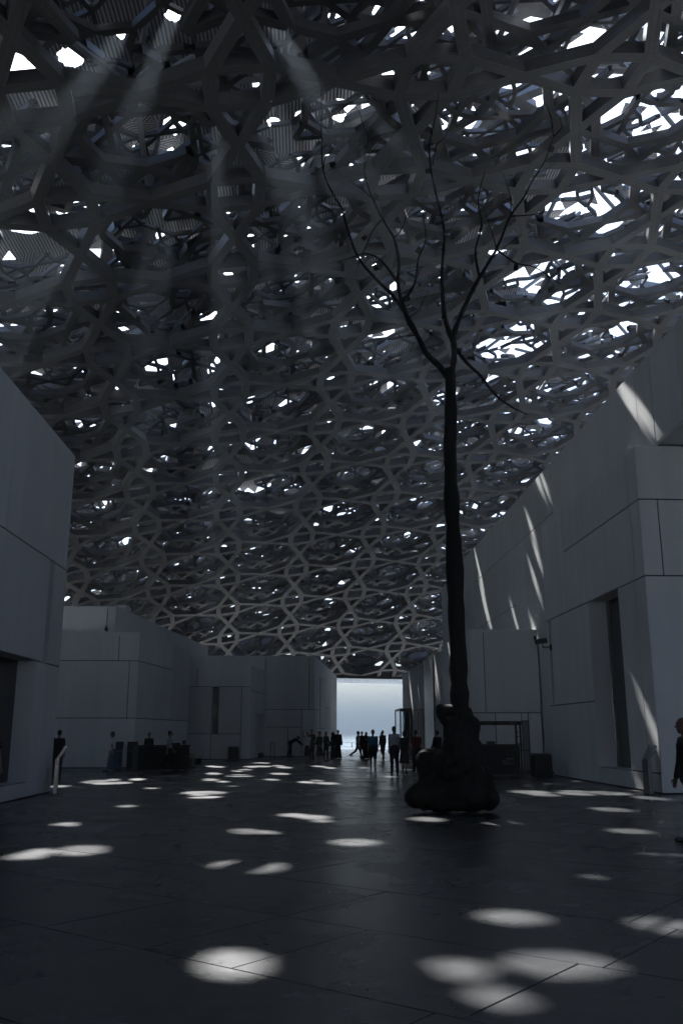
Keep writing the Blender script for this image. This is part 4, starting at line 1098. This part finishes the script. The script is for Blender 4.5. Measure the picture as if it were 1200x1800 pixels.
        m = o.modifiers.new('thickness', 'SOLIDIFY'); m.thickness = .012 * s
        if bottom == 'abaya':
            c = MB()
            c.capsule(T(0, 0, -.04), T(0, 0, .44), .15 * s, .12 * s)
            for sx in (-1, 1):
                c.capsule(T(sx * .06, 0, -.04), T(sx * .06, 0, .16), .15 * s, .13 * s); c.capsule(T(sx * .06, 0, .16), T(sx * .085, 0, .38), .13 * s, .13 * s); c.capsule(T(sx * .06, -.005, .41), T(sx * (sw / s), 0, .462), .1 * s, .085 * s)
            for A_ in (AL, AR): c.capsule(A_[0], A_[1], .085 * s, .08 * s); c.capsule(A_[1], A_[2], .078 * s, .085 * s)
            cloth(c, 'robe', CL[bcol])
    # ---- hair, head covering, shoes
    hm_ = MB()
    if hair == 'short':
        hm_.ball(H_(0, -.022, .052), .083 * s, .095 * s, .085 * s); hm_.ball(H_(0, -.052, .0), .076 * s, .062 * s, .075 * s)
    elif hair == 'balding':
        hm_.ball(H_(0, -.055, -.005), .079 * s, .05 * s, .055 * s)
    elif hair == 'long':
        hm_.ball(H_(0, -.02, .05), .09 * s, .1 * s, .09 * s); hm_.capsule(H_(0, -.06, .0), H_(0, -.085, -.2), .085 * s, .07 * s)
    elif hair == 'bob':
        hm_.ball(H_(0, -.02, .045), .095 * s, .105 * s, .092 * s); hm_.ball(H_(0, -.045, -.03), .092 * s, .075 * s, .08 * s)
    elif hair == 'bun':
        hm_.ball(H_(0, -.02, .05), .088 * s, .1 * s, .088 * s); hm_.ball(H_(0, -.12, .08), .045 * s)
    elif hair == 'scarf':
        hm_.ball(H_(0, -.018, .03), .098 * s, .112 * s, .115 * s); hm_.capsule(H_(0, -.035, -.08), T(0, -.02, .44), .095 * s, .15 * s); hm_.capsule(H_(0, -.05, -.05), T(0, -.1, .3), .09 * s, .12 * s)
    if hm_.v:
        o = hm_.build('head_scarf' if hair == 'scarf' else 'hair', CL['black'] if hair == 'scarf' else hcol, root); remesh(o, voxel, 2)
    if hat:
        q = MB(); q.tube([H_(0, -.01, .075), H_(0, -.01, .085)], [.17 * s, .165 * s], 16); q.tube([H_(0, -.01, .085), H_(0, -.01, .16), H_(0, -.01, .175)], [.095 * s, .085 * s, .04 * s], 16)
        q.build('sun_hat', CL[hat], root, True)
    for G_ in (LL, RL_):
        q = MB(); a_ = G_[2] + Vector((0, -.045 * s, -.035 * s)); a_.z = max(a_.z, .036 * s); t_ = G_[3].copy(); t_.z = max(t_.z, .03 * s)
        q.capsule(a_, t_, .042 * s, .036 * s); q.build('shoe', SHOE, root, True)
    if bag:
        q = MB()
        if bag == 'backpack': q.box(-.15 * s, .15 * s, -.30 * s, -.13 * s, base.z + .05 * s, base.z + .46 * s)
        else: q.box(sw + .03 * s, sw + .13 * s, -.14 * s, .16 * s, base.z - .16 * s, base.z + .12 * s)
        o = q.build('bag', CL['dark'], root); m = o.modifiers.new('bevel', 'BEVEL'); m.width = .03 * s; m.segments = 2
    return root
P = person
def gxy(px, py): g_ = ground(px, py); return (g_.x, g_.y)
# right edge, in profile walking to the left
P('older man in black clothes at the right edge, in profile', (5.87, 14.15), 92, 1.84, 'black', 'trousers', 'dark', 'balding', HAIR, 'long', 0.22, (-.1, .1), (.3, .2), 0.02, voxel=.012, fat=1.1, skin=SKIN_D)
# left edge, walking away
P('woman in black sleeveless top and beige trousers at the left edge', (-6.92, 20.75), -20, 1.70, 'black', 'trousers', 'beige', 'bob', HAIR_BR, 'none', 0.12, (-.1, .1), (.15, .15), female=True, voxel=.013)
P('person in dark clothes half hidden behind the left totem', gxy(99, 1372), 10, 1.70, 'black', 'trousers', 'dark', 'short')
P('woman in white shirt and long blue skirt walking past the desk', (-8.2, 39.5), 70, 1.66, 'white', 'skirt', 'denim', 'bob', HAIR, 'short', .26, (-.35, .3), (.15, .2), 0.05, female=True)
P('bearded man in pale shirt and dark trousers striding past the desk', (-5.9, 40.0), -75, 1.72, 'lilac', 'trousers', 'dark', 'short', HAIR, 'short', .42, (.3, -.3), (.25, .2))
P('receptionist in black behind the left end of the desk', (-7.2, 42.5), 180, 1.62, 'black', 'trousers', 'black', 'short', HAIR, 'long')
P('person seated beyond the right end of the desk', (-5.75, 43.6), -60, 1.66, 'dark', 'trousers', 'beige', 'short', HAIR, 'short', 0, (.5, .5), (.7, .7), sit=True)
bx_ = thing('stool', 'small dark stool under the person beyond the desk', 'stool', (-5.78, 43.58, 0)); MB().box(-.2, .2, -.2, .2, .36, .41).build('seat', M_DARK, bx_); 
for a_ in (-1, 1):
    for c_ in (-1, 1): MB().box(a_ * .17 - .02, a_ * .17 + .02, c_ * .17 - .02, c_ * .17 + .02, 0, .358).build('leg', M_DARK, bx_)
P('person in dark clothes bending down by the far left block', (-1.15, 63.2), -80, 1.70, 'dark', 'trousers', 'dark', 'short', HAIR, 'long', .1, (.6, .7), (.2, .2), 1.0)
P('woman in white top and dark skirt shading her eyes', (0.02, 50.0), 165, 1.66, 'white', 'dress', 'dark', 'long', HAIR, 'none', .08, (.2, 1.9), (.6, 1.5), female=True, hat=None)
P('tall man in black standing behind the woman in white top', (.25, 53.6), 170, 1.80, 'black', 'trousers', 'black', 'short')
P('woman in knee length black dress, hands at her front', (.66, 50.0), 150, 1.68, 'black', 'dress', 'black', 'bob', HAIR, 'long', .05, (.15, .15), (.9, .9), female=True)
P('slim woman in black trousers, third from the left block corner', (1.22, 59.9), 200, 1.66, 'black', 'trousers', 'black', 'long', HAIR, 'long', .1, (.2, .1), (.9, .3), female=True)
P('woman in long black robe and headscarf near the wall', (1.62, 58.6), 110, 1.64, 'black', 'abaya', 'black', 'scarf', None, 'long', .02, (.3, .1), (1.0, .4), female=True)
P('person in black robe carrying a bag at the opening', (1.98, 59.6), 190, 1.78, 'black', 'abaya', 'black', 'short', None, 'long', .02, (.1, .1), (.2, .3), bag='hand')
P('man in pale shirt and dark trousers striding before the sea', (3.2, 58.5), -75, 1.74, 'lilac', 'trousers', 'navy', 'short', HAIR, 'long', .42, (.2, -.2), (.3, .3))
P('man in black standing before the sea', (3.75, 63.5), 160, 1.70, 'black', 'trousers', 'black', 'short', HAIR, 'long')
P('woman in long black robe behind the man in blue', (3.74, 58.8), 190, 1.64, 'black', 'abaya', 'black', 'scarf', None, 'long', .0, female=True)
P('man in loose blue shirt and shorts walking towards the viewer', (2.9, 40.9), 178, 1.74, 'blue', 'shorts', 'dark', 'short', HAIR_G, 'short', .12, (.12, -.08), (.2, .2), fat=1.15)
P('dark figure just right of the man in blue', (4.65, 57.0), 150, 1.74, 'dark', 'trousers', 'dark', 'short', HAIR, 'long', .2)
P('distant person in pale top taking a photo by the railing', (6.75, 84.0), 100, 1.62, 'cream', 'shorts', 'dark', 'short', HAIR, 'short', .2, (1.2, .1), (.7, .2))
P('tall man in pale lilac shirt facing away', (3.52, 37.5), 5, 1.86, 'lilac', 'trousers', 'navy', 'short', HAIR_BR, 'short', .08, (-.05, .05), (.15, .15))
P('woman in short dark dress beside the man in red', (3.95, 37.6), -15, 1.68, 'dark', 'dress', 'dark', 'bob', HAIR_BR, 'none', .15, (.1, .1), (.4, .9), female=True)
P('man in dark red shirt and black trousers facing away', (4.55, 38.6), 5, 1.72, 'red', 'trousers', 'black', 'short', HAIR, 'short', .22, (.1, -.1), (.3, .3), fat=1.1)
P('person in black sitting behind the sculpture base', (5.72, 40.6), 30, 1.70, 'black', 'trousers', 'black', 'short', HAIR, 'long', .0, (.2, .2), (.5, .5), fat=1.2)

# turn the remeshed surfaces into plain meshes
dg = bpy.context.evaluated_depsgraph_get()
done = []
for o, ex_ in REMESH:
    me = bpy.data.meshes.new_from_object(o.evaluated_get(dg)); done.append((o, me, ex_))
for o, me, ex_ in done:
    o.modifiers.clear(); old = o.data; nm = old.name; o.data = me; bpy.data.meshes.remove(old); me.name = nm
    if ex_ is not None and ex_.v:
        bm = bmesh.new(); bm.from_mesh(me); vs = [bm.verts.new(v) for v in ex_.v]
        for f in ex_.f:
            try: bm.faces.new([vs[i] for i in f])
            except ValueError: pass
        bm.to_mesh(me); bm.free()
    me.polygons.foreach_set('use_smooth', [True] * len(me.polygons)); me.update()

# ------------------------------------------------------------------ the air: one closed box of thin haze round everything
hz = MB().box(-3100, 3100, -1100, 4300, -3.6, 34).build('haze', M_WALL); hz['kind'] = 'stuff'
m = bpy.data.materials.new('haze_air'); m.use_nodes = True; n = m.node_tree; n.nodes.clear()
v = n.nodes.new('ShaderNodeVolumePrincipled'); v.inputs['Density'].default_value = 0.0023; v.inputs['Color'].default_value = (0.18, 0.218, 0.26, 1); v.inputs['Anisotropy'].default_value = 0.75
oo = n.nodes.new('ShaderNodeOutputMaterial'); n.links.new(v.outputs[0], oo.inputs['Volume'])
hz.data.materials.clear(); hz.data.materials.append(m)
